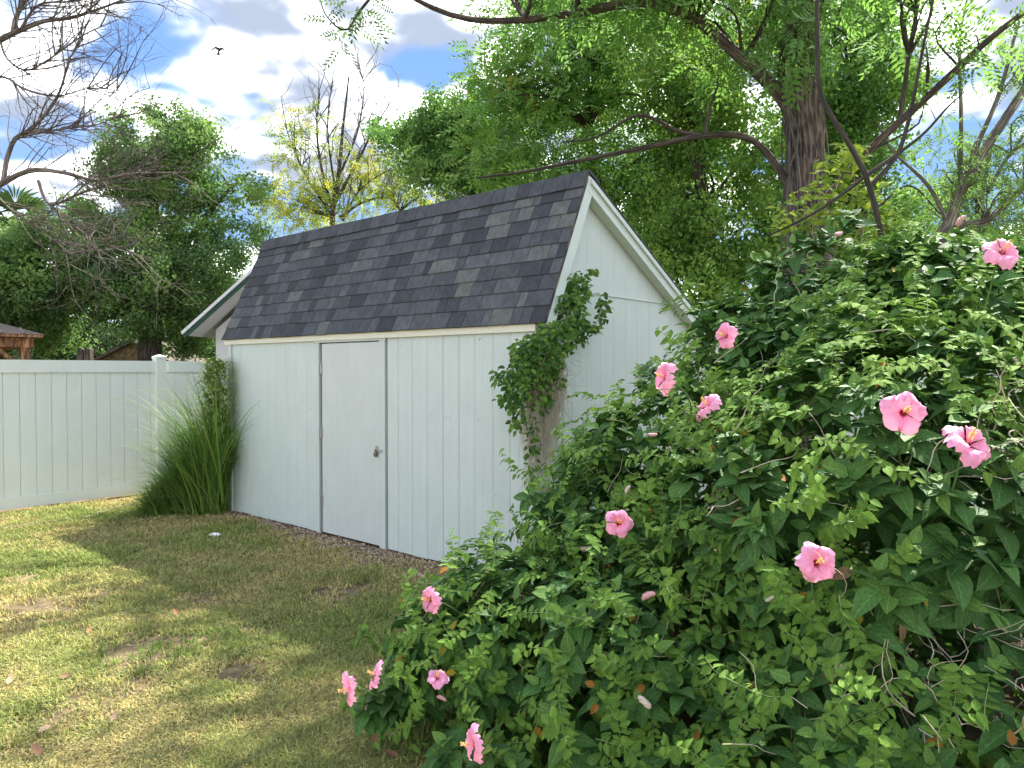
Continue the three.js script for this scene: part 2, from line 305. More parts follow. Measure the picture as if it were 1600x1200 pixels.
  const roof = part('roof', mergeGeometries([fs(0, SL - .004, -.03, -.006, X0 + .01, X1 - .01), slab([[-RS, RH - .028], [-RS, RH - .006], [-BS - .12, RH - .006 - (BS + .12 - RS) * .529], [-BS - .12, RH - .028 - (BS + .12 - RS) * .529]], X0 + .01, X1 - .01)]), MT.wood, shed);
  part('fascia', boxAt(X0 + .03, .0, HW - .018, EH - .012, -.015, .024), MT.cream, shed);
  part('fascia_lip', boxAt(X0 + .02, X1 - .07, EH - .011, EH + .006, -.01, .034), MT.cream, shed);
  // rake boards, outer face proud of the gable
  for (const [x0, x1, mt] of [[.002, .096, MT.trim], [X0 + .02, X0 + .11, MT.trim]]) {
    part('rake_board', fs(-.005, SL - .015, -.125, -.032, x0, x1), mt, shed);
    const bk = o => RH - o - (BS + .1 - RS) * .529;
    part('rake_board', slab([[-RS - .002, RH - .15], [-BS - .1, bk(.15)], [-BS - .1, bk(.032)], [-RS - .002, RH - .032]], x0 + .002, x1 + .002), mt, shed);
    part('rake_trim', slab([[-RS - .03, RH - .034 - .016], [-RS - .03, RH - .075 - .016], [-BS - .11, bk(.078)], [-BS - .11, bk(.034)]], x0 + .01, x1 + .022), mt, shed);
  }
  // shingles
  const tones = [[.096, .105, .108], [.072, .080, .085], [.122, .132, .133], [.148, .158, .156], [.185, .197, .17], [.108, .117, .122], [.056, .063, .067]].map(c => mat(lin(...c), .93, { map: granTex, bumpMap: granBump, bumpScale: .0015 }));
  const pick = [0, 0, 1, 1, 1, 2, 2, 5, 5, 3, 3, 6, 6, 4];
  const NC = 9, top = SL - .105, ex = top / NC;
  for (let c = 0; c < NC; c++) {
    let x = X0;
    const a0 = c * ex - (c ? 0 : .014);
    while (x < X1 - .01) {
      let w = [.085, .11, .14, .17, .20, .23, .26][Math.floor(rand() * 7)] * (.9 + rand() * .2);
      if (X1 - (x + w) < .07) w = X1 - x;
      const lift = rand() * .0022, dip = rand() * .004 + nz(x * 2.5, c * 3, 1) * .006, sk = (rand() - .5) * .006;
      const a1 = (c + 1) * ex + .03, n1 = .0085 + lift;
      // thin wedge: butt edge proud, head tucked under the next course
      const P = [[a0 - dip, .0005], [a1, -.003], [a1, -.0005], [a0 - dip + .003, n1]].map(([a, n]) => onF(a, n));
      const g = slab(P, x + .0026, x + w - .0026);
      const u = g.attributes.uv, pp = g.attributes.position, ou = rand() * 3, ov = rand() * 3;
      for (let k = 0; k < u.count; k++) u.setXY(k, pp.getX(k) * 3 + ou, pp.getY(k) * 3 + ov);
      part('shingle', g, tones[pick[Math.floor(rand() * pick.length)]], roof);
      x += w;
    }
  }
  // ridge caps folded over the ridge
  const nc = 34;
  for (let i = 0; i < nc; i++) {
    const x0 = mix(X0, X1, i / nc) + .002, x1 = mix(X0, X1, (i + 1) / nc) - .002, h = .004 + rand() * .004;
    const [za, ya] = onF(SL - .145 - rand() * .006, .012 + h), [zb, yb] = onF(SL - .145, .004), [zc, yc] = onF(SL, .013 + h);
    const g = slab([[zb, yb], [za, ya], [zc + .004, yc], [-RS - .02, RH + .012 + h], [-RS - .15, RH - .05 + h], [-RS - .15, RH - .062], [-RS, RH + .002]], x0, x1);
    const u = g.attributes.uv, pp = g.attributes.position, o = rand() * 3; for (let k = 0; k < u.count; k++) u.setXY(k, pp.getX(k) * 3 + o, pp.getY(k) * 3 + o);
    part('ridge_cap', g, tones[[0, 0, 5, 2, 1][Math.floor(rand() * 5)]], roof);
  }
  part('back_shingles', slab([[-RS - .1, RH - .045], [-RS - .1, RH - .056], [-BS - .14, RH - .003 - (BS + .14 - RS) * .529], [-BS - .14, RH + .008 - (BS + .14 - RS) * .529]], X0, X1), tones[0], roof);
}

// ------------------------------------------------------------------ fences
// each runs along local -z (away) from its near end
function vinylFence(label, base, turn, len, h, posts, first, plankW = .165, from = 0) {
  const f = thing('vinyl_fence', label, 'fence', base, undefined, turn), rand = rng(12);
  part('bottom_rail', plankZ(from, len, .03, .16, .03), MT.vinyl, f);
  part('top_rail', plankZ(from, len, h - .15, h, .03), MT.vinyl, f);
  for (let s = from; s < len - .01; s += plankW) {
    if (posts.some(p => s + plankW > p - .05 && s < p + .05 && (s > p - .05 || s + plankW < p + .05))) { /* behind the post */ }
    part('fence_plank', (() => { const g = plank(-plankW / 2 + .0018, plankW / 2 - .0018, .15, h - .14, -.012, .012 + (rand() - .5) * .0015, .004); g.rotateY(Math.PI / 2); g.translate(0, 0, -s - plankW / 2); return uvBox(g); })(), rand() > .5 ? MT.vinyl : MT.vinylB, f);
  }
  for (const p of posts) {
    const po = part('post', (() => { const g = plank(-.064, .064, 0, h + .03, -.064, .064, .006); g.translate(0, 0, -p); return g; })(), MT.vinyl, f);
    const cap = new THREE.CylinderGeometry(.02, .098, .026, 4, 1); cap.rotateY(Math.PI / 4); cap.translate(0, h + .071, -p);
    const lip = boxAt(-.07, .07, h + .03, h + .058, -p - .07, -p + .07);
    part('cap', mergeGeometries([cap.toNonIndexed(), lip.toNonIndexed()]), MT.vinyl, po);
  }
  return f;
}
function plankZ(s0, s1, y0, y1, t) { return boxAt(-t, t, y0, y1, -s1, -s0); }
const fenceNear = ground(0, 801);
const fdir = V(ST, 0, -CT);
const fenceBase = fenceNear.clone().addScaledVector(fdir, -2.6);
{
  // post stands where the ray at photo column 249 meets the fence line
  const r = (249 - 800) / F, dx = fenceBase.x, dz = -fenceBase.z; const sp = (r * dz - dx) / (ST - r * CT);
  vinylFence('white vinyl privacy fence of vertical planks beside the tall grass', fenceBase, -TH, sp + 5.2, 1.765, [sp - 2.42, sp, sp + 2.42, sp + 4.84], 0);
  // neighbour's fence behind, post caps just above the first
  const b2 = fenceBase.clone().add(V(-CT * 1.6, 0, -ST * 1.6));
  vinylFence('white vinyl fence behind the first one with only its post caps showing', b2, -TH, 13, 1.66, [1.7, 3.35, 5.0, 6.9, 9.3, 12.2], 0, .5);
  // back boundary behind the shed and hedge
  const b3 = fenceBase.clone().addScaledVector(fdir, sp + 5.4);
  vinylFence('white vinyl fence along the back of the yard behind the hedge', b3, -TH - Math.PI / 2, 16, 1.765, [.1, 2.5, 5, 7.5, 10, 12.5, 15], 0, .3);
}

// ------------------------------------------------------------------ things beyond the fence
{
  const z = 14, c = at(48, 545, z), g = thing('gazebo', 'cedar gazebo with brown metal hip roof beyond the white fence', 'gazebo', V(c.x - 2.28, 0, c.z - .2), undefined, -TH - .1);
  const W = 1.62, D = 1.6, yE = at(60, 527, z).y, yT = yE + .95;
  for (const [sx, sz] of [[1, 1], [-1, 1], [1, -1], [-1, -1]]) {
    part('post', boxAt(sx * (W - .14) - .075, sx * (W - .14) + .075, 0, yE - .06, sz * (D - .14) - .075, sz * (D - .14) + .075), MT.cedar, g);
    for (const ax of [0, 1]) { const b = new THREE.BoxGeometry(.07, .85, .07); b.rotateZ(ax ? 0 : sx * .785); if (ax) b.rotateX(-sz * .785); b.translate(sx * (W - .14) - (ax ? 0 : sx * .31), yE - .36, sz * (D - .14) - (ax ? sz * .31 : 0)); part('brace', uvBox(b), MT.cedar, g); }
  }
  part('beam', mergeGeometries([boxAt(-W, W, yE - .2, yE, D - .2, D - .08), boxAt(-W, W, yE - .2, yE, -D + .08, -D + .2), boxAt(W - .2, W - .08, yE - .19, yE - .01, -D, D), boxAt(-W + .08, -W + .2, yE - .19, yE - .01, -D, D)]), MT.cedar, g);
  const roof = new THREE.ConeGeometry(W * 1.53, .62, 4, 1); roof.rotateY(Math.PI / 4); roof.translate(0, yE + .31 + .06, 0);
  const rf = part('roof', roof, MT.brownMetal, g);
  part('eave_trim', boxAt(-W - .12, W + .12, yE + .002, yE + .06, -D - .12, D + .12), MT.cedar, g);
  for (let k = -4; k <= 4; k++) for (const side of [0, 1]) {
    const u = k / 5 * W * 1.08, t = Math.abs(k) / 5, a = V(u, yE + .07, W * 1.08), b = V(u, yE + .07 + .62 * (1 - t) , W * 1.08 * t); if (side) { a.set(W * 1.08, a.y, u); b.set(W * 1.08 * t, b.y, u); }
    part('roof_seam', limb([a, a.clone().lerp(b, .5), b], .016, .016, 2, 5, 0), MT.brownMetal, rf);
  }
}
{
  // white gable house with green fascia, seen between fence and shed
  const z = 15, a = at(309, 523, z), b = at(400, 442, z), slope = (b.y - a.y) / (b.x - a.x), bx = b.x + .55, by = b.y + .55 * slope;
  const g = thing('neighbour_house', 'white stucco house gable with dark green fascia beyond the fence', 'house', V(a.x, 0, a.z));
  const hw = bx - a.x, hh = by;
  part('wall', prism([[.25, 0], [2 * hw - .25, 0], [2 * hw - .25, a.y + .12], [hw, hh - .12], [.25, a.y + .12]], 5).translate(0, 0, -5.3), MT.white, g);
  for (const s of [0, 1]) {
    const m = (x, y) => [s ? 2 * hw - x : x, y];
    const ord = p => s ? p.reverse() : p;
    part('roof', prism(ord([m(-.12, a.y - .02), m(hw, hh + .1), m(hw, hh + .17), m(-.14, a.y + .04)]), 6.06).translate(0, 0, -5.6), MT.white, g);
    part('fascia', prism(ord([m(-.1, a.y - .09), m(hw, hh + .02), m(hw, hh + .095), m(-.12, a.y - .022)]), .06).translate(0, 0, .35), MT.green, g);
    part('soffit', prism(ord([m(-.02, a.y - .04), m(hw, hh + .06), m(hw, hh + .09), m(-.05, a.y - .025)]), .6).translate(0, 0, -.26), MT.white, g);
  }
  const t = at(205, 536, 24), hut = thing('tan_outbuilding', 'tan stucco outbuilding in shade under the dark oak', 'outbuilding', V(t.x, 0, t.z));
  part('wall', prism([[-1.2, 0], [1.2, 0], [1.2, 1.9], [.05, t.y], [-1.2, 1.9]], 3).translate(0, 0, -3), MT.tan, hut);
  part('roof', mergeGeometries([prism([[-1.35, 1.82], [.05, t.y + .02], [.05, t.y + .12], [-1.4, 1.9]], 3.3).translate(0, 0, -3.15), prism([[1.35, 1.82], [1.4, 1.9], [.05, t.y + .12], [.05, t.y + .02]], 3.3).translate(0, 0, -3.15)]), MT.wood, hut);
  for (const px of [130, 141]) { const p = at(px, 544, 12); lone('wooden_post', prism([[-.05, 0], [.05, 0], [.05, p.y - .02], [.02, p.y], [-.05, p.y]], .09), MT.wood, px < 135 ? 'weathered wooden post behind the white fence, the one closer to the gazebo' : 'weathered wooden post behind the white fence, the one farther from the gazebo', 'post', V(p.x, 0, p.z), 'wooden posts behind the fence'); }
}

// ------------------------------------------------------------------ foliage pieces
// pinnate spray: stalk with pairs of narrow leaflets, lying along +y, drooping
function sprayGeo(pairs, len, lf, w, seed) {
  const r = rng(seed), pos = [], idx = [];
  const leaf = (o, d, n, l, ww) => { const s = V(0, 0, 0).crossVectors(d, n).normalize().multiplyScalar(ww), b = pos.length / 3, m = o.clone().addScaledVector(d, l * .45).addScaledVector(n, .1 * l), t = o.clone().addScaledVector(d, l).addScaledVector(n, -.12 * l); pos.push(o.x, o.y, o.z, m.x + s.x, m.y + s.y, m.z + s.z, t.x, t.y, t.z, m.x - s.x, m.y - s.y, m.z - s.z); idx.push(b, b + 1, b + 2, b, b + 2, b + 3); };
  for (let i = 0; i <= pairs; i++) {
    const t = i / pairs, o = V((r() - .5) * .01, len * t, -.35 * len * t * t), n = V((r() - .5) * .7, .4 + (r() - .5) * .5, 1).normalize();
    if (i === pairs) leaf(o, V(0, .9, -.5).normalize(), n, lf, w); else if (i > 0) for (const s of [-1, 1]) leaf(o, V(s * (.8 + r() * .3), .45 + r() * .3, -.25 - r() * .35).normalize(), n, lf * (.8 + r() * .35), w);
  }
  return geom(pos, idx);
}
// broadleaf cluster: small ovate folded leaves around a point
function clusterGeo(n, rad, lf, w, seed) {
  const r = rng(seed), pos = [], idx = [];
  for (let i = 0; i < n; i++) {
    const z = r() * 2 - 1, a = r() * 6.28, s = Math.sqrt(1 - z * z), d = V(s * Math.cos(a), z, s * Math.sin(a)), o = d.clone().multiplyScalar(rad * Math.cbrt(r()) * .9), n2 = V(r() - .5, r() + .2, r() - .5).normalize();
    const dir = d.clone().add(V(r() - .5, r() - .7, r() - .5)).normalize(), sd = V(0, 0, 0).crossVectors(dir, n2).normalize(), up = V(0, 0, 0).crossVectors(sd, dir), l = lf * (.7 + r() * .5), ww = w * (.8 + r() * .4), b = pos.length / 3;
    const A = o, C = o.clone().addScaledVector(dir, l).addScaledVector(up, -.1 * l), m = o.clone().addScaledVector(dir, l * .45);
    const L = m.clone().addScaledVector(sd, ww).addScaledVector(up, ww * .35), Rr = m.clone().addScaledVector(sd, -ww).addScaledVector(up, ww * .35);
    pos.push(A.x, A.y, A.z, L.x, L.y, L.z, C.x, C.y, C.z, Rr.x, Rr.y, Rr.z); idx.push(b, b + 2, b + 1, b, b + 3, b + 2);
  }
  return geom(pos, idx);
}
// a leafy twig end: several sprays or clusters round one point, each leaf mass a little lighter or darker
function bunchGeo(base, n, spread, seed, droop = .35) {
  const r = rng(seed), gs = [];
  for (let i = 0; i < n; i++) {
    const z = r() * 2 - 1, a = r() * 6.2832, s = Math.sqrt(1 - z * z), d = V(s * Math.cos(a), z, s * Math.sin(a)), p = d.clone().multiplyScalar(spread * Math.cbrt(r())), dir = d.clone().add(V(0, -droop, 0)).normalize(), k = .75 + r() * .5, g = base.clone();
    g.applyMatrix4(new THREE.Matrix4().compose(p, UPQ(dir, r() * 6.28), V(1, 1, 1).multiplyScalar(.75 + r() * .5)));
    const c = new Float32Array(g.attributes.position.count * 3); for (let j = 0; j < c.length; j += 3) { const w = k * (.92 + .16 * r()); c[j] = w; c[j + 1] = w; c[j + 2] = w; } g.setAttribute('color', new THREE.BufferAttribute(c, 3)); gs.push(g);
  }
  return mergeGeometries(gs);
}
const variants = (base, n, spread, droop) => [11, 12, 13].map(k => bunchGeo(base, n, spread, k, droop));
const SPRAY = variants(sprayGeo(6, .34, .105, .019, 1), 11, .32, .45), OAK = variants(clusterGeo(20, .18, .075, .025, 2), 11, .32, .1), FINE = variants(sprayGeo(8, .28, .06, .011, 4), 12, .30, .4), CLUMP = variants(clusterGeo(17, .17, .07, .024, 9), 12, .32, .2);
const FOL = leafMat({ vertexColors: true });
// crown: leafy twig ends spread through lobes; returns their centres so that branches can reach them
function crown(tree, lobes, geo, per, opts = {}) {
  const { size = 1, colA = lin(.06, .12, .025), colB = lin(.11, .19, .04), gold = 0, shell = .35, seed = 1, name = 'crown', open = -.16 } = opts;
  const r = rng(seed * 31 + 5), list = [[], [], []], centres = [], q = (a, b) => a + (b - a) * r();
  const rd = () => { const z = q(-1, 1), a = q(0, 6.2832), s = Math.sqrt(1 - z * z); return V(s * Math.cos(a), z, s * Math.sin(a)); };
  for (const [c, rad, k = 1] of lobes) {
    const R3 = typeof rad === 'number' ? V(rad, rad, rad) : rad;
    const n = Math.max(3, Math.round(per * k * (R3.x * R3.y + R3.y * R3.z + R3.x * R3.z) / 3));
    for (let i = 0; i < n; i++) {
      const d = rd(), t = Math.pow(q(shell * shell, 1.15), .5), p = c.clone().add(d.clone().multiply(R3).multiplyScalar(t));
      if (nz(p.x * .9, p.y * .9, p.z * .9) < open) continue;               // open pockets
      if (p.y < .3) continue;
      centres.push(p);
      const cc = colA.clone().lerp(colB, r()); if (r() < gold) cc.lerp(lin(.40, .33, .03), q(.3, 1));
      list[i % 3].push({ p, q: UPQ(d.clone().multiplyScalar(.25).add(V(0, 1, 0)), q(0, 6.28)), s: size * q(.7, 1.25), c: cc });
    }
  }
  list.forEach((l, k) => { if (l.length) instances(name, geo[k], opts.mat || FOL, l, tree, tree.position); });
  return centres;
}
function treeBase(name, label, px, py, depth, group) { const p = at(px, py, depth); return thing(name, label, 'tree', V(p.x, 0, p.z), group); }
// thin branches from a spine to bunch centres
function branches(tree, from, centres, n, r0, m, seed = 1, name = 'branches') {
  const r = rng(seed), gs = [];
  for (let i = 0; i < n && centres.length; i++) {
    const c = centres[Math.floor(r() * centres.length)]; let best = from[0], bd = 1e9; for (const f of from) { const d = f.distanceTo(c) + Math.max(0, f.y - c.y + .4) * 1.5; if (d < bd) { bd = d; best = f; } }
    const m1 = best.clone().lerp(c, .35).add(V((r() - .5) * .5, .1 + r() * .3, (r() - .5) * .5)), m2 = best.clone().lerp(c, .7).add(V((r() - .5) * .4, .1 + r() * .25, (r() - .5) * .4));
    gs.push(limb([best, m1, m2, c], r0 * (.5 + r() * .6), r0 * .15, 8, 5));
  }
  if (gs.length) wpart(name, mergeGeometries(gs), m, tree, 'stuff');
}
const pts = (list, z) => list.map(([x, y, dz = 0]) => at(x, y, z + dz));
// lobe from pixel centre, depth and pixel radius
const lobe = (px, py, z, rx, ry = rx, k = 1, rz) => [at(px, py, z), V(rx / F * z, ry / F * z, rz ?? (rx + ry) / 2 / F * z), k];

// bare recursive twigs
function twigs(out, p, d, len, r, level, rand, droop = 0, fork = 3) {
  const q = (a, b) => a + (b - a) * rand(), P = [p.clone()], dir = d.clone(); let c = p.clone();
  for (let i = 0; i < 3; i++) { dir.add(V(q(-.28, .28), q(-.22, .26) - droop, q(-.28, .28))).normalize(); c = c.clone().addScaledVector(dir, len / 3); P.push(c); }
  out.push(limb(P, r, r * .45, level > 1 ? 6 : 4, level > 1 ? 5 : 4, .1));
  if (level <= 0) return;
  const n = fork + (rand() > .5 ? 1 : 0);
  for (let i = 0; i < n; i++) { const k = i === 0 ? 3 : 1 + Math.floor(rand() * 3), o = P[Math.min(3, k)]; const nd = dir.clone().add(V(q(-.9, .9), q(-.7, .8), q(-.9, .9))).normalize(); twigs(out, o, nd, len * q(.5, .8), r * q(.4, .55), level - 1, rand, droop, fork); }
}

// ------------------------------------------------------------------ trees
{ // large tree with vine-wrapped trunk
  const z = 9.5, t = treeBase('vine_covered_tree', 'tall leafy tree with thick brown trunk wrapped in dead vines', 1266, 500, z);
  const tp = pts([[1272, 700], [1266, 480], [1260, 320], [1256, 180], [1254, 60], [1262, -80], [1270, -230], [1262, -420, .4]], z); tp[0].y = -.1;
  wpart('trunk', limb(tp, .34, .11, 40, 18, .16), MT.bark, t);
  const limbs = [
    [[[1254, 215], [1220, 150], [1160, 92], [1090, 34], [1010, 3], [900, 21], [820, 31], [740, 31], [680, 14], [600, -30]], .095, .022],
    [[[1250, 330], [1205, 246], [1165, 214], [1100, 212], [1000, 232], [900, 252], [820, 268], [745, 278]], .052, .014],
    [[[1275, 330], [1355, 238, -.2], [1412, 184, -.4], [1447, 153, -.5], [1499, 105, -.7], [1545, 62, -.9], [1640, -10, -1]], .062, .03],
    [[[1405, 192, -.4], [1420, 87, -.2], [1432, 20, -.1], [1445, -80]], .03, .02],
    [[[1258, 60], [1200, -60, .2], [1100, -180, .3], [980, -260, .6]], .08, .03],
    [[[1262, -40], [1340, -160, -.5], [1450, -290, -1], [1560, -360, -1.4]], .09, .03],
    [[[1262, -60], [1230, -220, -1], [1180, -340, -2], [1120, -420, -2.8]], .08, .03],
    [[[1255, 140], [1240, 90, .4], [1160, 20, 1.2], [1080, -60, 2]], .07, .03],
    [[[1100, 212], [1060, 205], [1000, 180], [930, 215], [880, 222]], .03, .01],
  ];
  const spine = [...tp.slice(3)];
  for (const [p, a, b] of limbs) { const P = pts(p, z); spine.push(...P.slice(1)); wpart('limb', limb(P, a, b, 26, 9, .1), MT.bark, t); }
  // dead vines spiralling on the trunk
  const vr = rng(8);
  for (let k = 0; k < 11; k++) {
    const P = [], a0 = vr() * 6.28, tw = (vr() - .5) * 3, y0 = .4 + vr() * 1.8, y1 = 4.2 + vr() * 2.6;
    const curve = new THREE.CatmullRomCurve3(tp);
    for (let i = 0; i <= 9; i++) { const y = mix(y0, y1, i / 9); let u = 0; for (let s = 0; s < 60; s++) { u = s / 60; if (curve.getPoint(u).y >= y) break; } const c = curve.getPoint(u), rad = mix(.36, .12, u) * 1.03 + .012 + vr() * .035, a = a0 + tw * i / 9 + (vr() - .5) * .7; P.push(V(c.x + Math.cos(a) * rad, y, c.z + Math.sin(a) * rad)); }
    wpart('vine_stem', limb(P, .014 + vr() * .012, .008, 26, 5, .1), MT.barkGrey, t);
  }
  const cs = crown(t, [
    lobe(1120, -30, z + .3, 190, 110, 1, 1.5), lobe(980, -30, z, 190, 70, .8, 1.4), lobe(1215, 50, z - .5, 80, 80, 1.3, .6), lobe(1340, -60, z - .4, 190, 130, .8, 1.5), lobe(1530, 20, z - .8, 130, 90, .5, 1.1), lobe(1100, -260, z + .3, 300, 170, .45, 2.2), lobe(1400, -300, z - .8, 280, 170, .6, 2.2), lobe(1180, -420, z - 2.2, 260, 130, .2, 1.9), lobe(820, -60, z, 120, 60, .45, .9), lobe(1160, 110, z + .5, 60, 60, .5, .5), lobe(1490, 150, z - .7, 70, 50, .35, .6),
  ], SPRAY, 34, { colA: lin(0.102, 0.232, 0.043), colB: lin(0.232, 0.420, 0.087), seed: 3, spread: .36, bunch: 8, gold: .02 });
  branches(t, spine, cs, 150, .03, MT.barkDark, 4);
  // sparse hanging end of the low limb over the shed
  const tip = pts([[600, -30], [560, 20], [540, 48], [510, 25], [500, 0]], z);
  wpart('twig', limb(tip, .022, .008, 14, 5, .1), MT.barkDark, t);
  crown(t, [lobe(545, 30, z, 55, 30, .3, .3), lobe(665, 255, z + .3, 60, 40, 1, .4), lobe(770, 200, z + .3, 50, 40, .5, .4)], SPRAY, 34, { seed: 14, size: .7, name: 'low_foliage' });
}
{ // wall of broad green trees behind the shed
  const grp = 'broad green trees behind the shed';
  const A = [
    ['leafy_tree', 'tall bright green tree rising behind the middle of the shed roof', 930, 14, [[900, 90, 110, 100], [800, 190, 95, 90], [960, 190, 120, 110], [790, 110, 70, 70], [1010, 60, 110, 110], [860, 280, 110, 70], [930, -40, 160, 80], [1040, 250, 110, 110]], SPRAY, 30, [.12, .28, .05], [.34, .54, .10], .01, 5],
    ['leafy_tree', 'rounded green tree low behind the left part of the ridge', 740, 15.5, [[690, 235, 70, 55], [750, 280, 80, 60], [640, 215, 45, 35], [830, 300, 70, 50], [700, 190, 40, 30]], OAK, 34, [.08, .19, .04], [.19, .35, .07], .0, 6],
    ['leafy_tree', 'dark green tree filling the space beside the shed gable', 1090, 12.5, [[1080, 330, 110, 100], [1130, 210, 100, 90], [1060, 440, 90, 90], [1180, 420, 90, 100], [1150, 540, 120, 80], [1090, 120, 90, 90], [1010, 330, 60, 60]], CLUMP, 30, [.11, .24, .045], [.34, .52, .09], .03, 7],
    ['leafy_tree', 'green tree standing behind the vine wrapped trunk', 1330, 13.5, [[1330, 260, 80, 120], [1340, 120, 90, 90], [1310, 420, 110, 90], [1280, 200, 80, 110], [1390, 380, 60, 80], [1300, 20, 110, 90], [1230, 330, 70, 90]], CLUMP, 30, [.095, .22, .045], [.26, .45, .09], .01, 8],
  ];
  for (const [n, label, px, z, lobes, geo, per, a, b, gold, seed] of A) {
    const t = treeBase(n, label, px, 500, z);
    const top = at(px, 120, z), tr = [V(t.position.x, -.1, t.position.z), V(t.position.x + .15, 1.8, t.position.z), at(px + 12, 330, z), at(px - 10, 200, z), top];
    wpart('trunk', limb(tr, .24, .06, 22, 9, .1), MT.barkDark, t);
    const cs = crown(t, lobes.map(([x, y, rx, ry]) => lobe(x, y, z, rx, ry, 1, Math.max(.9, rx / F * z))), geo, per * 1.95, { open: -.15, size: 1.05, colA: lin(...a), colB: lin(...b), gold, seed, bunch: 10, spread: .36 });
    branches(t, tr.slice(1), cs, 60, .045, MT.barkDark, seed);
  }
}
{ // light trees on the right with thin leaning trunks
  const z = 11, t = treeBase('leaning_tree', 'slender grey tree with leaning forked trunk and airy foliage', 1447, 420, z);
  const P = pts([[1425, 620], [1447, 402], [1482, 350], [1508, 284], [1543, 227], [1600, 140], [1660, 40]], z); P[0].y = -.1;
  wpart('trunk', limb(P, .12, .05, 26, 9, .1), MT.barkGrey, t);
  const L = [[[[1482, 350], [1540, 345], [1600, 293], [1680, 230]], .06, .03], [[[1508, 284], [1530, 220], [1560, 150], [1590, 40]], .045, .02], [[[1482, 350], [1450, 290], [1390, 230], [1370, 190]], .035, .012], [[[1543, 300], [1580, 240], [1640, 200]], .03, .02], [[[1500, 300], [1502, 180], [1500, 60], [1520, -40]], .035, .015]];
  for (const [p, a, b] of L) wpart('limb', limb(pts(p, z), a, b, 18, 7, .1), MT.barkGrey, t);
  const cs = crown(t, [lobe(1540, 300, z, 80, 60, .5, .9), lobe(1460, 340, z, 70, 50, .6, .7), lobe(1590, 210, z, 70, 60, .4, .8), lobe(1570, 400, z, 80, 50, .6, .8), lobe(1510, 240, z, 50, 60, .35, .6), lobe(1600, 60, z, 90, 60, .4, .8)], FINE, 80, { colA: lin(0.117, 0.221, 0.052), colB: lin(0.247, 0.390, 0.111), seed: 21, spread: .3, bunch: 9 });
  branches(t, P.slice(1).concat(...L.map(l => pts(l[0], z))), cs, 60, .018, MT.barkGrey, 22);
  const z2 = 15, t2 = treeBase('leafy_tree', 'pale green tree low at the right behind the leaning trunk', 1540, 500, z2);
  const tr = [V(t2.position.x, -.1, t2.position.z), at(1545, 420, z2), at(1530, 320, z2), at(1550, 220, z2)];
  wpart('trunk', limb(tr, .2, .05, 16, 8, .1), MT.barkDark, t2);
  const c2 = crown(t2, [lobe(1480, 430, z2, 90, 60, 1, 1.2), lobe(1580, 420, z2, 90, 80, 1, 1.2), lobe(1530, 330, z2, 70, 60, .7, 1), lobe(1400, 450, z2, 80, 60, 1, 1), lobe(1480, 270, z2, 30, 50, .6, .4)], CLUMP, 55, { colA: lin(0.078, 0.169, 0.039), colB: lin(0.169, 0.286, 0.072), seed: 23 });
  branches(t2, tr.slice(1), c2, 30, .03, MT.barkDark, 24);
}
{ // dark oak on the left
  const z = 17, t = treeBase('oak_tree', 'dense dark green oak spreading above the white fence', 230, 540, z);
  const tr = [V(t.position.x, -.1, t.position.z), at(235, 470, z), at(230, 380, z), at(245, 290, z), at(250, 210, z)];
  wpart('trunk', limb(tr, .35, .08, 18, 9, .1), MT.barkDark, t);
  const cs = crown(t, [lobe(250, 235, z, 75, 62, 1.1), lobe(310, 225, z, 38, 40, 1), lobe(205, 270, z, 50, 48, 1), lobe(300, 300, z, 50, 50, .9), lobe(220, 340, z, 90, 50, .9), lobe(90, 420, z - 1, 110, 75, 1.25), lobe(230, 430, z - .6, 110, 90, 1.25), lobe(330, 440, z, 60, 70, .9), lobe(20, 450, z - 1, 90, 90, 1.2), lobe(385, 290, z, 40, 38, .35), lobe(360, 370, z, 60, 50, .45), lobe(130, 360, z, 80, 40, .8), lobe(-90, 420, z, 120, 110, 1), lobe(60, 510, z, 100, 40, 1), lobe(280, 500, z + .5, 90, 50, .9)], OAK, 60, { open: -.4, colA: lin(0.092, 0.182, 0.051), colB: lin(0.243, 0.385, 0.092), seed: 31, droop: .1, bunch: 11, spread: .4 });
  const sp = tr.slice(1).concat(pts([[330, 340], [365, 300], [150, 420], [60, 440]], z));
  branches(t, sp, cs, 80, .05, MT.barkDark, 32);
  wpart('limb', limb(pts([[245, 480], [275, 410], [320, 340], [355, 300], [390, 270]], z), .12, .025, 16, 7), MT.barkDark, t);
}
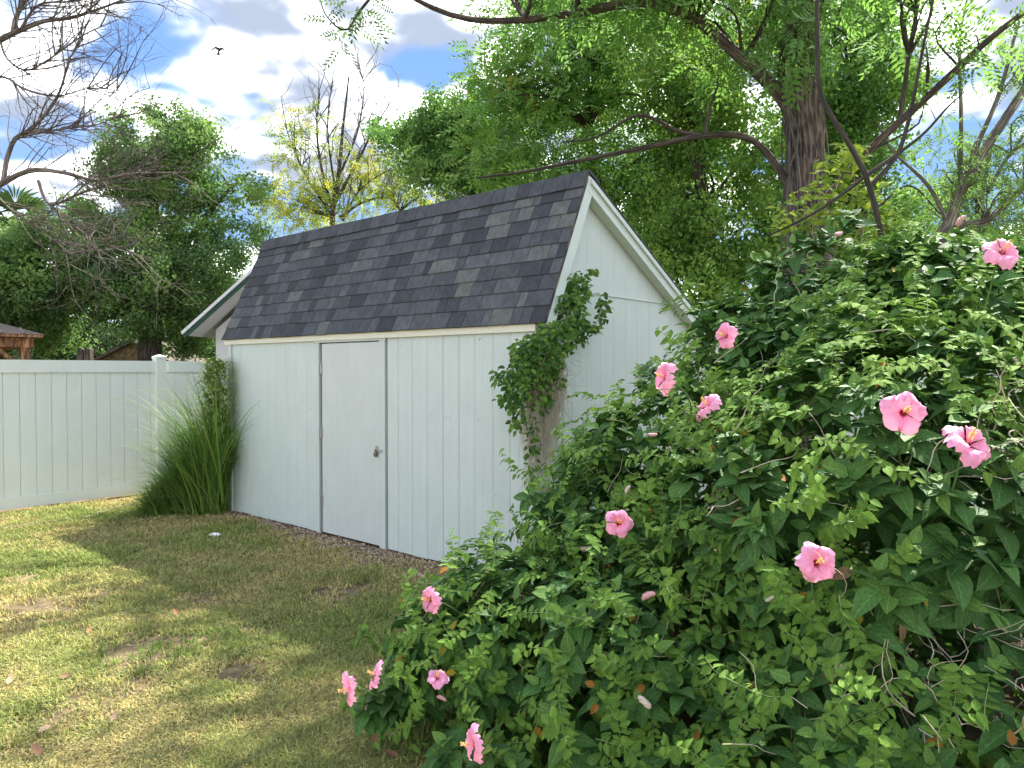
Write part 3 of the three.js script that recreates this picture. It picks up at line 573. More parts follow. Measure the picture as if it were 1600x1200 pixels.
{ // yellow-green half-bare tree
  const z = 18, t = treeBase('sparse_tree', 'half bare tree with yellow green leaves rising behind the shed', 520, 520, z);
  const tr = pts([[522, 560], [520, 400], [520, 330], [528, 280], [536, 200], [545, 120]], z); tr[0].y = -.1;
  wpart('trunk', limb(tr, .13, .02, 24, 9, .1), MT.bark, t);
  const gs = [], rand = rng(44);
  const L = [[[[520, 330], [500, 250], [495, 190], [500, 145]], .08, .015], [[[522, 320], [560, 250], [585, 200], [620, 145]], .075, .015], [[[524, 300], [512, 200], [520, 120]], .05, .012], [[[528, 280], [560, 200], [568, 130], [560, 100]], .05, .012], [[[520, 340], [470, 260], [440, 180]], .05, .012], [[[530, 340], [570, 315], [610, 310], [625, 330]], .06, .02], [[[535, 345], [560, 300], [600, 270], [640, 260]], .05, .015]];
  const spine = [...tr.slice(2)];
  for (const [p, a, b] of L) { const P = pts(p, z); spine.push(...P); wpart('limb', limb(P, a * .65, b * .7, 14, 6, .1), MT.bark, t); for (let i = 1; i < P.length; i++) for (let k = 0; k < 4; k++) twigs(gs, P[i - 1].clone().lerp(P[i], rand()), V((rand() - .5) * 1.0, .8 + rand() * .5, (rand() - .5)).normalize(), .75, .016, 1, rand, 0, 2); }
  wpart('twigs', mergeGeometries(gs), MT.barkGrey, t, 'stuff');
  const cs = crown(t, [lobe(480, 260, z, 50, 50, .5), lobe(460, 200, z, 32, 25, .5), lobe(510, 320, z, 70, 45, .8), lobe(590, 275, z, 55, 40, .8), lobe(545, 230, z, 40, 35, .4), lobe(620, 300, z, 45, 35, 1), lobe(440, 330, z, 50, 45, .8), lobe(500, 200, z, 30, 30, .4), lobe(655, 320, z, 40, 25, 1)], SPRAY, 44, { colA: lin(0.230, 0.333, 0.040), colB: lin(0.437, 0.483, 0.069), gold: .18, seed: 45, bunch: 7, spread: .34, size: .9 });
  branches(t, spine, cs, 50, .018, MT.bark, 46);
}
{ // bare tree at the left edge
  const z = 10, t = treeBase('bare_tree', 'leafless grey tree with tangled twigs at the fence corner', -70, 520, z);
  const tr = pts([[-75, 700], [-60, 420], [-40, 310], [-50, 160], [-40, 20], [-30, -120]], z); tr[0].y = -.1;
  wpart('trunk', limb(tr, .13, .05, 24, 9, .1), MT.barkGrey, t);
  const rand = rng(52), gs = [];
  const L = [
    [[[-45, 90], [0, 62], [30, 48], [65, 34], [110, 28], [160, 12], [215, -10]], .075, .012], [[[20, 52], [28, 20], [50, -20], [70, -60]], .06, .03],
    [[[-40, 310], [5, 285], [50, 266], [100, 270], [150, 282], [200, 272], [290, 270]], .075, .010], [[[5, 285], [12, 245], [25, 215], [50, 200], [90, 150], [110, 90], [130, 60]], .06, .012],
    [[[-40, 200], [0, 120], [40, 140], [90, 150], [140, 138], [190, 142]], .04, .008], [[[25, 215], [60, 208], [110, 200], [150, 195], [190, 180]], .03, .007], [[[60, 282], [70, 310], [80, 320], [130, 300], [180, 285]], .04, .010], [[[80, 320], [110, 350], [150, 375], [200, 390]], .02, .006], [[[-20, 290], [20, 330], [60, 360], [100, 390], [105, 410]], .025, .006],
    [[[0, 62], [10, 90], [40, 110], [80, 90], [130, 55], [185, 30]], .03, .007], [[[30, 48], [60, 8], [110, 2], [170, -12]], .03, .01],
  ];
  for (const [p, a, b] of L) {
    const P = pts(p, z); wpart('limb', limb(P, a * .62, b * .7, 22, 7, .1), MT.barkGrey, t);
    const c = new THREE.CatmullRomCurve3(P);
    for (let k = 0; k < 24; k++) { const u = .15 + .85 * rand(), tg = c.getTangent(u); twigs(gs, c.getPoint(u), tg.multiplyScalar(.6).add(V((rand() - .4) * 1.1, (rand() - .35) * 1.5, (rand() - .5) * 1.3)).normalize(), .42 + rand() * .35, .010, 2, rand, .02, 2); }
  }
  wpart('twigs', mergeGeometries(gs), MT.barkGrey, t, 'stuff');
}
{ // palm behind
  const z = 21, t = treeBase('palm_tree', 'fan palm half hidden behind the oak at the fence', 18, 540, z), top = at(18, 345, z);
  wpart('trunk', limb([V(top.x, -.1, top.z), V(top.x + .1, 1.5, top.z), V(top.x, top.y - .2, top.z)], .2, .15, 10, 9, .1), MT.barkGrey, t);
  const rand = rng(61);
  for (let k = 0; k < 16; k++) {
    const a = k / 16 * 6.28 + rand() * .3, el = -.5 + rand() * 1.6, d = V(Math.cos(a) * Math.cos(el), Math.sin(el), Math.sin(a) * Math.cos(el)), hub = top.clone().addScaledVector(d, .55), pos = [], idx = [];
    const s0 = V(0, 0, 0).crossVectors(d, V(0, 1, 0)).normalize(), u0 = V(0, 0, 0).crossVectors(s0, d);
    for (let i = 0; i < 17; i++) { const b = (i / 16 - .5) * 3.6, dd = d.clone().multiplyScalar(Math.cos(b)).addScaledVector(s0, Math.sin(b)), e = hub.clone().addScaledVector(dd, .75 + rand() * .15).addScaledVector(V(0, -1, 0), .18), w = V(0, 0, 0).crossVectors(dd, u0).normalize().multiplyScalar(.028), m = hub.clone().addScaledVector(dd, .38), n = pos.length / 3; pos.push(hub.x, hub.y, hub.z, m.x + w.x, m.y + w.y + .02, m.z + w.z, e.x, e.y, e.z, m.x - w.x, m.y - w.y + .02, m.z - w.z); idx.push(n, n + 1, n + 2, n, n + 2, n + 3); }
    wpart('frond', geom(pos, idx), FROND(), t);
  }
}
function FROND() { return FROND.m ??= leafMat({ color: lin(.10, .17, .05), roughness: 1, specularIntensity: .1, transmission: .3 }); }
{ // distant wood closing the horizon
  const list = [], r = rng(70);
  for (let i = 0; i < 2600; i++) { const a = (r() - .5) * 2.6, d = 34 + r() * 14; const x = Math.sin(a) * d, z = -Math.cos(a) * d, hgt = 3.2 + nz(a * 9, 2, 1) * 2.4; list.push({ p: V(x, .3 + Math.pow(r(), .8) * hgt, z), q: UPQ(V(r() - .5, r() - .5, r() - .5), r() * 6), s: 2.6 + r() * 2.2, c: lin(.035, .075, .022).lerp(lin(.08, .14, .04), r()) }); }
  const im = instances('distant_wood', CLUMP[0], FOL, list, scene); im.userData.label = 'distant belt of dark green trees closing off the yards'; im.userData.category = 'wood';
}

// ------------------------------------------------------------------ hibiscus hedge
// leaf along +y from its stalk, face to +z, folded and arched
function leafGeo(l, w, fold, arch, rows = 5) {
  const pos = [], idx = [], uv = [];
  for (let i = 0; i <= rows; i++) {
    const t = i / rows, hw = w * Math.pow(Math.sin(Math.PI * Math.pow(t, .72)), .85) * (1 - t * .12) + (i === 0 ? .0012 : 0), y = l * t, zz = -arch * l * t * t;
    for (const s of [-1, 0, 1]) { pos.push(s * hw, y, zz + Math.abs(s) * hw * fold + (s ? Math.sin(t * 9 + s) * .03 * w : 0)); uv.push(.5 + s * .5 * (hw / w), t); }
  }
  for (let i = 0; i < rows; i++) for (let s = 0; s < 2; s++) { const a = i * 3 + s; idx.push(a, a + 1, a + 4, a, a + 4, a + 3); }
  return geom(pos, idx, uv);
}
const HL = [leafGeo(1, .33, .3, .22), leafGeo(1, .29, .45, .35), leafGeo(1, .36, .2, .12), leafGeo(1, .31, .35, .5)];
const VL = [leafGeo(1, .34, .25, .15, 4), leafGeo(1, .29, .4, .35, 3)];
const hibMat = new THREE.MeshPhysicalMaterial({ color: 0xffffff, roughness: .62, transmission: .34, thickness: 0, side: THREE.DoubleSide, map: leafTex, bumpMap: leafBump, bumpScale: .002, specularIntensity: .35 });
const vineMat = leafMat({ map: leafTex, roughness: .8, specularIntensity: .2, transmission: .4 });
const LOBES = [
  [-.02, .36, 3.35, .52, .40, .50], [.78, .74, 3.65, .62, .74, .62], [1.46, 1.30, 3.95, .64, .76, .70], [2.15, 1.42, 3.75, .95, .88, .80], [1.62, .86, 2.95, .95, .92, .74], [1.65, .30, 2.45, .95, .55, .62], [.62, .34, 2.95, .62, .52, .52], [3.2, 1.2, 3.3, .95, 1.05, 1.0], [2.6, .6, 2.5, .9, .8, .8], [.9, .45, 4.3, .8, .6, .6], [2.3, 1.0, 4.6, 1.2, 1.0, .8], [1.72, 1.85, 4.15, .42, .50, .45], [1.1, .25, 2.45, .55, .40, .45],
].map(([x, y, d, a, b, c]) => ({ c: V(x, y, -d), r: V(a, b, c) }));
const inLobe = (p, L, k = 1) => ((p.x - L.c.x) / (L.r.x * k)) ** 2 + ((p.y - L.c.y) / (L.r.y * k)) ** 2 + ((p.z - L.c.z) / (L.r.z * k)) ** 2 < 1;
const hedgeBase = V(1.3, 0, -3.3);
const hedge = thing('hibiscus_hedge', 'big hibiscus hedge with glossy dark leaves and pink flowers', 'hedge', hedgeBase);
// nearest point of the hedge's surface along a photo pixel
function onHedge(px, py, out = .03) { const d = ray(px, py).normalize(); let best = 1e9; for (const L of LOBES) { const o = V(0, EYE, 0).sub(L.c).divide(L.r), dd = d.clone().divide(L.r), a = dd.dot(dd), b = o.dot(dd), c = o.dot(o) - 1, q = b * b - a * c; if (q > 0) { const t = (-b - Math.sqrt(q)) / a; if (t > .5 && t < best) best = t; } } return best < 1e8 ? V(0, EYE, 0).addScaledVector(d, best - out) : null; }
{
  const r = rng(90), q = (a, b) => a + (b - a) * r(), rd = () => { const z = q(-1, 1), a = q(0, 6.2832), s = Math.sqrt(1 - z * z); return V(s * Math.cos(a), z, s * Math.sin(a)); };
  const areas = LOBES.map(L => L.r.x * L.r.y + L.r.y * L.r.z + L.r.x * L.r.z), tot = areas.reduce((a, b) => a + b);
  function surf() {
    for (let k = 0; k < 200; k++) {
      let w = r() * tot, i = 0; while (w > areas[i]) w -= areas[i++];
      const L = LOBES[i], n = rd(), p = n.clone().multiply(L.r).add(L.c);
      if (p.y < .02 || LOBES.some((o, j) => j !== i && inLobe(p, o, .96))) continue;
      const nn = n.clone().divide(L.r).normalize();
      if (nn.dot(V(0, EYE, 0).sub(p).normalize()) < -.25 && r() < .55) continue;
      p.addScaledVector(nn, fbm(p.x * 2.6, p.y * 2.6, p.z * 2.6, 3) * .26);
      return [p, nn];
    }
  }
  const tangle = p => { const [x, y] = project(p); return Math.min(1, sm(1330, 1480, x + nz(p.x * 4, p.y * 4, p.z * 4) * 160) * sm(870, 980, y) * sm(1230, 1160, y) + sm(1470, 1560, x) * sm(590, 660, y) * sm(830, 770, y)); };
  const A = lin(.066, .18, .048), B = lin(.15, .335, .08), Cn = lin(.28, .50, .11);
  const leaves = [];
  const rosette = (p, n, scale, n0) => {
    const ax = n.clone().multiplyScalar(.55).add(V(0, .65, 0)).add(rd().multiplyScalar(.45)).normalize(), m = n0 ?? 5 + Math.floor(r() * 4), a0 = q(0, 6.28), tone = q(0, 1);
    const t1 = V(0, 0, 0).crossVectors(ax, rd()).normalize(), t2 = V(0, 0, 0).crossVectors(ax, t1);
    for (let i = 0; i < m; i++) {
      const f = i / m, a = a0 + i * 2.4, open = mix(1.45, .45, f * f) + q(-.2, .2), dir = t1.clone().multiplyScalar(Math.cos(a)).addScaledVector(t2, Math.sin(a)).multiplyScalar(Math.sin(open)).addScaledVector(ax, Math.cos(open)); dir.y -= .25 * (1 - f); dir.normalize();
      const up = ax.clone().addScaledVector(dir, -ax.dot(dir)).add(rd().multiplyScalar(.25)).normalize();
      const len = scale * mix(.122, .06, f) * q(.75, 1.2), c = A.clone().lerp(B, Math.min(1, tone * .5 + q(0, .5))).lerp(Cn, f > .7 ? q(.2, .8) : 0);
      leaves.push({ p: p.clone().addScaledVector(ax, (f - .6) * .07 * scale), q: frame(up, dir), s: len, c, g: Math.floor(r() * 4), n });
    }
  };
  for (let i = 0; i < 2300; i++) { const s = surf(); if (!s) continue; const [p, n] = s; if (nz(p.x * 1.7 + 4, p.y * 1.7, p.z * 1.7) < -.30 || r() < tangle(p) * .5) continue; rosette(p, n, q(.8, 1.15)); }
  for (let i = 0; i < 2600; i++) { const s = surf(); if (!s) continue; const [p, n] = s; p.addScaledVector(n, -q(.10, .5)); rosette(p, n, q(.8, 1.1), 5); }
  // sprigs standing out of the outline
  for (const [x, y, z] of [[720, 925, 3.2], [690, 960, 3.15], [665, 985, 3.1], [610, 1085, 3.05], [640, 1075, 3.05], [740, 890, 3.3], [850, 780, 3.6], [905, 730, 3.7], [960, 730, 3.5], [1010, 590, 3.9], [1075, 555, 3.8], [1110, 520, 3.9], [1135, 470, 4.0], [1200, 420, 4.1], [1280, 370, 4.0], [1330, 345, 3.9], [1400, 395, 3.6], [1500, 400, 3.4], [1550, 430, 3.0], [1480, 420, 3.2], [590, 1090, 3.05], [700, 1170, 2.75], [780, 1190, 2.6]]) for (let k = 0; k < 5; k++) rosette(at(x + q(-26, 26), y + q(-16, 26), z), V(-.3, .6, .6), q(.75, 1.05));
  // choose the leaves that show largest: nearest one per small cell of the view
  const cell = new Map();
  leaves.forEach((e, i) => { const [x, y, d] = project(e.p); e.d = d; e.px = e.s * F / d; if (x < 0 || x > 1600 || y < 0 || y > 1200) return; const k = Math.floor(x / 24) * 1000 + Math.floor(y / 24); const o = cell.get(k); if (o === undefined || leaves[o].d > d) cell.set(k, i); });
  const chosen = new Set([...cell.values()].sort((a, b) => leaves[b].px - leaves[a].px).slice(0, 300));
  const lm = [A.clone().lerp(B, .15), A.clone().lerp(B, .5), B.clone(), B.clone().lerp(Cn, .5), A.clone()].map(c => { const m = hibMat.clone(); m.color = c; return m; });
  const rest = [[], [], [], []];
  leaves.forEach((e, i) => {
    if (chosen.has(i)) { let best = 0, bd = 9; lm.forEach((m, k) => { const d = Math.abs(m.color.g - e.c.g); if (d < bd) { bd = d; best = k; } }); const m = part('leaf', HL[e.g], lm[best], hedge); m.position.copy(e.p).sub(hedgeBase); m.quaternion.copy(e.q); m.scale.setScalar(e.s); }
    else rest[e.g].push(e);
  });
  { const m = hibMat.clone(); m.vertexColors = true; joined('foliage', HL, rest, m, hedge); }
  // small-leaved creeper through the hedge
  const vl = [[], []], GA = lin(.13, .28, .05), GB = lin(.30, .51, .095);
  const strands = [];
  for (let i = 0; i < 2300; i++) {
    const s = surf(); if (!s) continue; const [p, n] = s; if (r() < tangle(p) * .35) continue; if (nz(p.x * 1.3, p.y * 1.3 + 6, p.z * 1.3) < (p.x > 1.2 && p.y > .7 ? .02 : -.25)) continue;
    const c = p.clone().addScaledVector(n, q(-.06, .12)), d = rd().addScaledVector(n, -.1).add(V(0, q(-.3, .5), 0)).normalize(), P = [c.clone()], tone = r();
    const m = 8 + Math.floor(r() * 10);
    for (let k = 0; k < m; k++) {
      d.add(rd().multiplyScalar(.45)).normalize(); c.addScaledVector(d, .022); if (k % 3 === 2) P.push(c.clone());
      for (const sd of [-1, 1]) { const side = V(0, 0, 0).crossVectors(d, n).normalize().multiplyScalar(sd), dir = side.addScaledVector(d, .5).addScaledVector(n, .25).add(rd().multiplyScalar(.4)).normalize(), up = n.clone().add(V(0, .5, 0)).add(rd().multiplyScalar(.5)); const g = r() > .5 ? 1 : 0; const col = GA.clone().lerp(GB, Math.min(1, tone * .6 + q(0, .4))); if (r() < .006) col.setRGB(.42, .22, .03); vl[g].push({ p: c.clone(), q: frame(up, dir), s: q(.026, .054), c: col }); }
    }
    if (P.length > 2) strands.push(limb(P, .0016, .001, 6, 3, 0));
  }
  { const m = vineMat.clone(); m.vertexColors = true; joined('creeper_foliage', VL, vl, m, hedge); }
  wpart('creeper_stems', mergeGeometries(strands), mat(lin(.20, .26, .09), .8), hedge, 'stuff');
  // dry tangled twigs, thick at the lower right
  const dry = [];
  for (let i = 0; i < 7000; i++) {
    const s = surf(); if (!s) continue; const [p, n] = s; if (r() > tangle(p) * .9 + .05) continue;
    const c = p.clone().addScaledVector(n, -q(-.06, .16)), d = rd(), P = [c.clone()]; for (let k = 0; k < 4; k++) { d.add(rd().multiplyScalar(.7)).normalize(); P.push(c.addScaledVector(d, q(.03, .09)).clone()); }
    dry.push(limb(P, q(.0014, .0034), .001, 7, 3, 0));
  }
  wpart('dry_twigs', mergeGeometries(dry), MT.dryTwig, hedge, 'stuff');
  // woody stems inside
  for (let i = 0; i < 16; i++) { const L = LOBES[i % LOBES.length], b = V(L.c.x + q(-.3, .3), -.03, L.c.z + q(-.3, .3)), e = L.c.clone().add(V(q(-.3, .3), L.r.y * .6, q(-.3, .3))); wpart('stem', limb([b, b.clone().lerp(e, .4).add(V(q(-.1, .1), 0, q(-.1, .1))), e], .022, .008, 10, 6, .1), MT.barkGrey, hedge); }
  // yellowed leaves
  const yl = [[1440, 935, 0], [706, 985, 0], [712, 1050, 0], [690, 1025, 0], [930, 1070, 1], [995, 1080, 1], [935, 1100, 1], [1085, 1155, 1], [1345, 960, 0], [1580, 1165, 1], [1475, 1160, 1], [1015, 803, 1], [1148, 823, 1], [845, 690, 0], [1160, 680, 0], [1220, 750, 1], [1385, 1010, 2], [1405, 975, 2], [1330, 890, 2], [1290, 1045, 2], [1395, 425, 0], [1110, 290, 1]];
  const ym = [lin(.45, .36, .03), lin(.42, .19, .03), lin(.30, .20, .11)].map(c => { const m = hibMat.clone(); m.color = c; return m; });
  for (const [x, y, k] of yl) { const p = onHedge(x, y, .06); if (!p) continue; const m = part('yellowed_leaf', HL[k === 2 ? 3 : 1], ym[k], hedge); m.position.copy(p).sub(hedgeBase); m.quaternion.copy(frame(V(q(-.6, .6), .5, .9), rd())); m.scale.setScalar(k === 2 ? .065 : .045); }

  // flowers: five ruffled petals round a funnel, stamen column, calyx
  const petal = (() => {
    const nu = 8, nv = 8, pos = [], idx = [], uv = [];
    for (let i = 0; i <= nv; i++) for (let j = 0; j <= nu; j++) {
      const t = i / nv, s = j / nu * 2 - 1, w = .003 + .029 * Math.pow(Math.sin(Math.PI * .6 * t), 1.15), rad = .004 + .064 * t * (1 - .36 * s * s * t), x = s * w, ruf = .0075 * t * t * Math.sin(s * 9 + t * 6), z = .030 * Math.sqrt(Math.min(1, t * 1.5)) - .022 * t * t * t + ruf - .004 * s * t;
      pos.push(x, rad, z); uv.push(.5 + s * .5, t);
    }
    for (let i = 0; i < nv; i++) for (let j = 0; j < nu; j++) { const a = i * (nu + 1) + j; idx.push(a, a + 1, a + nu + 2, a, a + nu + 2, a + nu + 1); }
    return geom(pos, idx, uv);
  })();
  const pm = new THREE.MeshPhysicalMaterial({ color: lin(1, .86, .92), roughness: .75, transmission: .30, thickness: 0, side: THREE.DoubleSide, map: petalTex });
  const stam = limb([V(0, 0, 0), V(0, .002, .03), V(0, .006, .062)], .0024, .0016, 8, 6, 0), anth = (() => { const gs = [], ra = rng(6); for (let i = 0; i < 26; i++) { const t = .45 + ra() * .55, a = ra() * 6.28, g = new THREE.IcosahedronGeometry(.0022, 0); g.translate(Math.cos(a) * .006, .006 * t + Math.sin(a) * .006, .062 * t); gs.push(g); } return mergeGeometries(gs); })();
  const stamM = mat(lin(.80, .30, .32), .7), anthM = mat(lin(.85, .62, .12), .8), calM = mat(lin(.09, .20, .05), .7);
  const cal = (() => { const g = new THREE.ConeGeometry(.010, .032, 7, 2, true); g.rotateX(-Math.PI / 2); g.translate(0, 0, -.010); return g; })();
  const fl = [[677, 937, 3.12, [-.75, .15, .6], .98], [551, 1075, 3.05, [-.8, -.05, .55], 1.0], [593, 1056, 3.08, [-.95, .3, .1], .85], [683, 1062, 2.95, [.1, .9, .5], .7], [746, 1163, 2.72, [-.9, .1, .35], 1.05], [967, 818, 0, [-.15, .35, 1], .92], [1273, 880, 0, [-.05, .3, 1], .95], [1411, 645, 0, [-.3, .15, 1], 1.1], [1507, 698, 0, [.05, .75, .7], 1.12], [1111, 640, 2.95, [-.8, .75, .1], 1.0], [1044, 591, 3.15, [-.95, .2, .35], 1.02], [1138, 526, 3.3, [-.85, .1, .5], 1.02], [1564, 397, 2.6, [.0, .55, .85], .95]];
  fl.forEach(([x, y, z, look, s], i) => {
    const p = z ? at(x, y, z - .14) : onHedge(x, y, .28) || at(x, y, 3.6), f = new THREE.Group(); f.name = 'flower'; f.position.copy(p).sub(hedgeBase); f.quaternion.copy(frame(V(...look), V(.1, 1, 0))); hedge.add(f);
    const open = q(.8, 1.5), s0 = s * q(.92, 1.05);
    for (let k = 0; k < 5; k++) { const m = part('petal', petal, pm, f); m.rotation.set(0, 0, k * 1.2566 + i * .7 + q(-.08, .08)); m.rotateX(q(-.28, .22)); m.rotateY(q(-.1, .1)); m.scale.set(s0 * q(.86, 1.12), s0 * q(.88, 1.1), s0 * open); }
    part('stamen', stam, stamM, f).scale.setScalar(s); part('anthers', anth, anthM, f, 'stuff').scale.setScalar(s); part('calyx', cal, calM, f).scale.setScalar(s);
    const back = V(0, 0, -.02).applyQuaternion(f.quaternion).add(p), into = back.clone().add(V(.06, -.10, -.10)).addScaledVector(V(...look), -.05), far = (() => { let b = LOBES[0].c, bd = 9; for (const L of LOBES) { const d = L.c.distanceTo(p); if (d < bd) { bd = d; b = L.c; } } return b; })();
    wpart('flower_stem', limb([back, into, into.clone().lerp(far, .5)], .0028, .004, 10, 5, 0), calM, hedge);
  });
  // spent blooms and buds
  const wilt = (() => { const g = new THREE.SphereGeometry(1, 10, 12); const p = g.attributes.position; for (let i = 0; i < p.count; i++) { const y = p.getY(i), a = Math.atan2(p.getZ(i), p.getX(i)) + y * 1.6, k = .0095 * (1 + .28 * Math.sin(a * 5) + .35 * nz(p.getX(i) * 3, y * 4, p.getZ(i) * 3)) * (y > .6 ? 1.25 : 1); p.setXYZ(i, p.getX(i) * k + y * y * .006, y * .026, p.getZ(i) * k); } g.computeVertexNormals(); return g; })();
  const wm = [mat(lin(.55, .44, .34), .9), mat(lin(.62, .33, .34), .9), mat(lin(.40, .20, .24), .9)];
  for (const [x, y, k] of [[915, 858, 0], [1006, 1096, 0], [1012, 930, 1], [1050, 703, 0], [1310, 1046, 0], [980, 765, 0], [1208, 935, 0], [620, 1140, 2], [1222, 935, 0], [1310, 366, 1], [1500, 345, 1], [1590, 570, 1], [690, 1090, 1], [1020, 680, 1]]) { const p = onHedge(x, y, .07) || at(x, y, x < 700 ? 3.0 : 3.4); const m = part('spent_bloom', wilt, wm[k], hedge); m.position.copy(p).sub(hedgeBase); m.quaternion.copy(UPQ(V(q(-.8, .8), q(-.6, .8), q(0, .6)))); m.scale.setScalar(q(.8, 1.2)); }
}
{ // bare arching sapling stems over the hedge
  const z = 4.7, b = at(1400, 560, z), t = thing('arching_sapling', 'thin dark sapling arching above the hibiscus hedge', 'sapling', V(b.x, 0, b.z));
  const P = pts([[1398, 470], [1386, 415], [1355, 280], [1320, 214], [1282, 149], [1277, 70], [1277, -20]], z); P.unshift(V(b.x, -.05, b.z));
  wpart('stem', limb(P, .028, .014, 30, 8, .1), MT.barkDark, t);
  for (const [p, a, c] of [[[[1352, 275], [1410, 235], [1447, 205], [1482, 166], [1500, 150]], .016, .005], [[[1352, 275], [1294, 319], [1240, 350], [1190, 372]], .014, .005], [[[1360, 290], [1400, 245], [1418, 195], [1445, 60], [1460, -10]], .016, .008], [[[1365, 330], [1420, 290], [1470, 335]], .008, .004]]) wpart('branch', limb(pts(p, z), a, c, 18, 6, .1), MT.barkDark, t);
  // sunlit pale leaves of a young shoot beside it
  const r = rng(99), list = [[], []], q = (x, y) => x + (y - x) * r();
  const c2 = [[1310, 265, 34], [1345, 300, 34], [1300, 315, 40], [1270, 330, 40], [1330, 240, 22], [1365, 325, 34], [1390, 360, 30], [1240, 345, 30], [1340, 350, 40]];
  for (const [x, y, s] of c2) for (let k = 0; k < 60; k++) { const p = at(x + q(-s, s), y + q(-s, s) * .7, 5 + q(-.15, .15)); list[k % 2].push({ p, q: frame(V(q(-.5, .5), q(.2, 1), q(-.2, .8)), V(q(-1, 1), q(-.8, .3), q(-.5, .5))), s: q(.045, .08), c: lin(.24, .42, .05).lerp(lin(.52, .64, .09), r()) }); }
  const sm2 = vineMat.clone(); sm2.transmission = .6; list.forEach((l, g) => instances('leaves', HL[g], sm2, l, t, t.position));
  const cs = c2.map(([x, y]) => at(x, y, 5)); const gs = []; for (let i = 1; i < cs.length; i++) gs.push(limb([at(1360, 420, 5), at(1345, 350, 5), cs[i]], .008, .003, 8, 5)); wpart('shoot', mergeGeometries(gs), MT.twig, t);
}

// ------------------------------------------------------------------ creeper on the shed corner
{
  const base = V(OX, 0, -OZ), t = thing('wall_creeper', 'leafy creeper hanging over the corner of the shed eave', 'creeper', base);
  const r = rng(120), q = (a, b) => a + (b - a) * r(), rd = () => { const z = q(-1, 1), a = q(0, 6.2832), s = Math.sqrt(1 - z * z); return V(s * Math.cos(a), z, s * Math.sin(a)); };
  const blobs = [[900, 455, 5.62, 22, 32, 1], [888, 490, 5.5, 26, 34, 1.1], [868, 530, 5.3, 34, 30, 1.1], [845, 560, 5.2, 36, 34, 1.1], [822, 550, 5.2, 24, 26, .9], [815, 590, 5.15, 26, 30, 1], [840, 610, 5.2, 24, 36, .8], [905, 515, 5.6, 18, 22, .8], [795, 625, 5.15, 20, 9, 1], [808, 650, 5.18, 10, 26, .8], [832, 700, 5.2, 8, 50, .6], [944, 480, 5.75, 9, 24, .9], [925, 512, 5.7, 13, 8, .9], [787, 600, 5.2, 8, 30, .25], [873, 598, 5.3, 8, 8, .5], [925, 425, 5.6, 6, 6, .6], [775, 590, 5.25, 4, 14, .3]];
  const L = [[], []];
  for (const [x, y, z, rx, ry, k] of blobs) { const n = Math.round(k * (rx * ry) * .24 + 12); for (let i = 0; i < n; i++) { const a = q(0, 6.28), e = Math.sqrt(r()), p = at(x + Math.cos(a) * e * rx, y + Math.sin(a) * e * ry, z + q(-.12, .12)); const col = lin(.07, .18, .042).lerp(lin(.28, .47, .09), Math.pow(r(), 1.5)); L[i % 2].push({ p, q: frame(V(q(-.7, .4), q(0, .9), q(.2, 1)), V(q(-1, 1), q(-1, .35), q(-.5, .7))), s: q(.032, .062), c: col }); } }
  L.forEach((l, g) => instances('leaves', VL[g], vineMat, l, t, base));
  const gs = [], ds = [];
  for (let i = 0; i < 190; i++) { const x = q(826, 884), y = q(540, 600), len = q(80, 220) * (1 - Math.abs(x - 845) / 110), z = 5.24 + q(-.05, .06) + Math.max(0, x - 850) * .004, P = []; for (let k = 0; k <= 5; k++) P.push(at(x + q(-7, 7) - k * 2.4, y + len * k / 5, z + q(-.02, .02))); ds.push(limb(P, q(.002, .0045), .0015, 9, 3, 0)); }
  for (let i = 0; i < 40; i++) { const x = q(840, 900), y = q(540, 650), z = 5.3 + Math.max(0, x - 850) * .006, P = [at(x, y, z)]; for (let k = 0; k < 4; k++) P.push(at(x + q(-25, 25), y + k * 14 + q(-10, 20), z + q(-.03, .03))); ds.push(limb(P, .0016, .001, 8, 3, 0)); }
  wpart('dry_stems', mergeGeometries(ds), MT.dryTwig, t, 'stuff');
  for (const p of [[[832, 760, 5.22], [838, 680, 5.22], [846, 600, 5.22], [860, 540, 5.3], [890, 480, 5.52], [902, 430, 5.6]], [[842, 700, 5.22], [838, 620, 5.2], [820, 575, 5.18], [800, 622, 5.15]], [[880, 500, 5.5], [925, 515, 5.7], [944, 470, 5.75]]]) wpart('stem', limb(p.map(a => at(...a)), .009, .004, 24, 6, .15), MT.dryTwig, t);
}

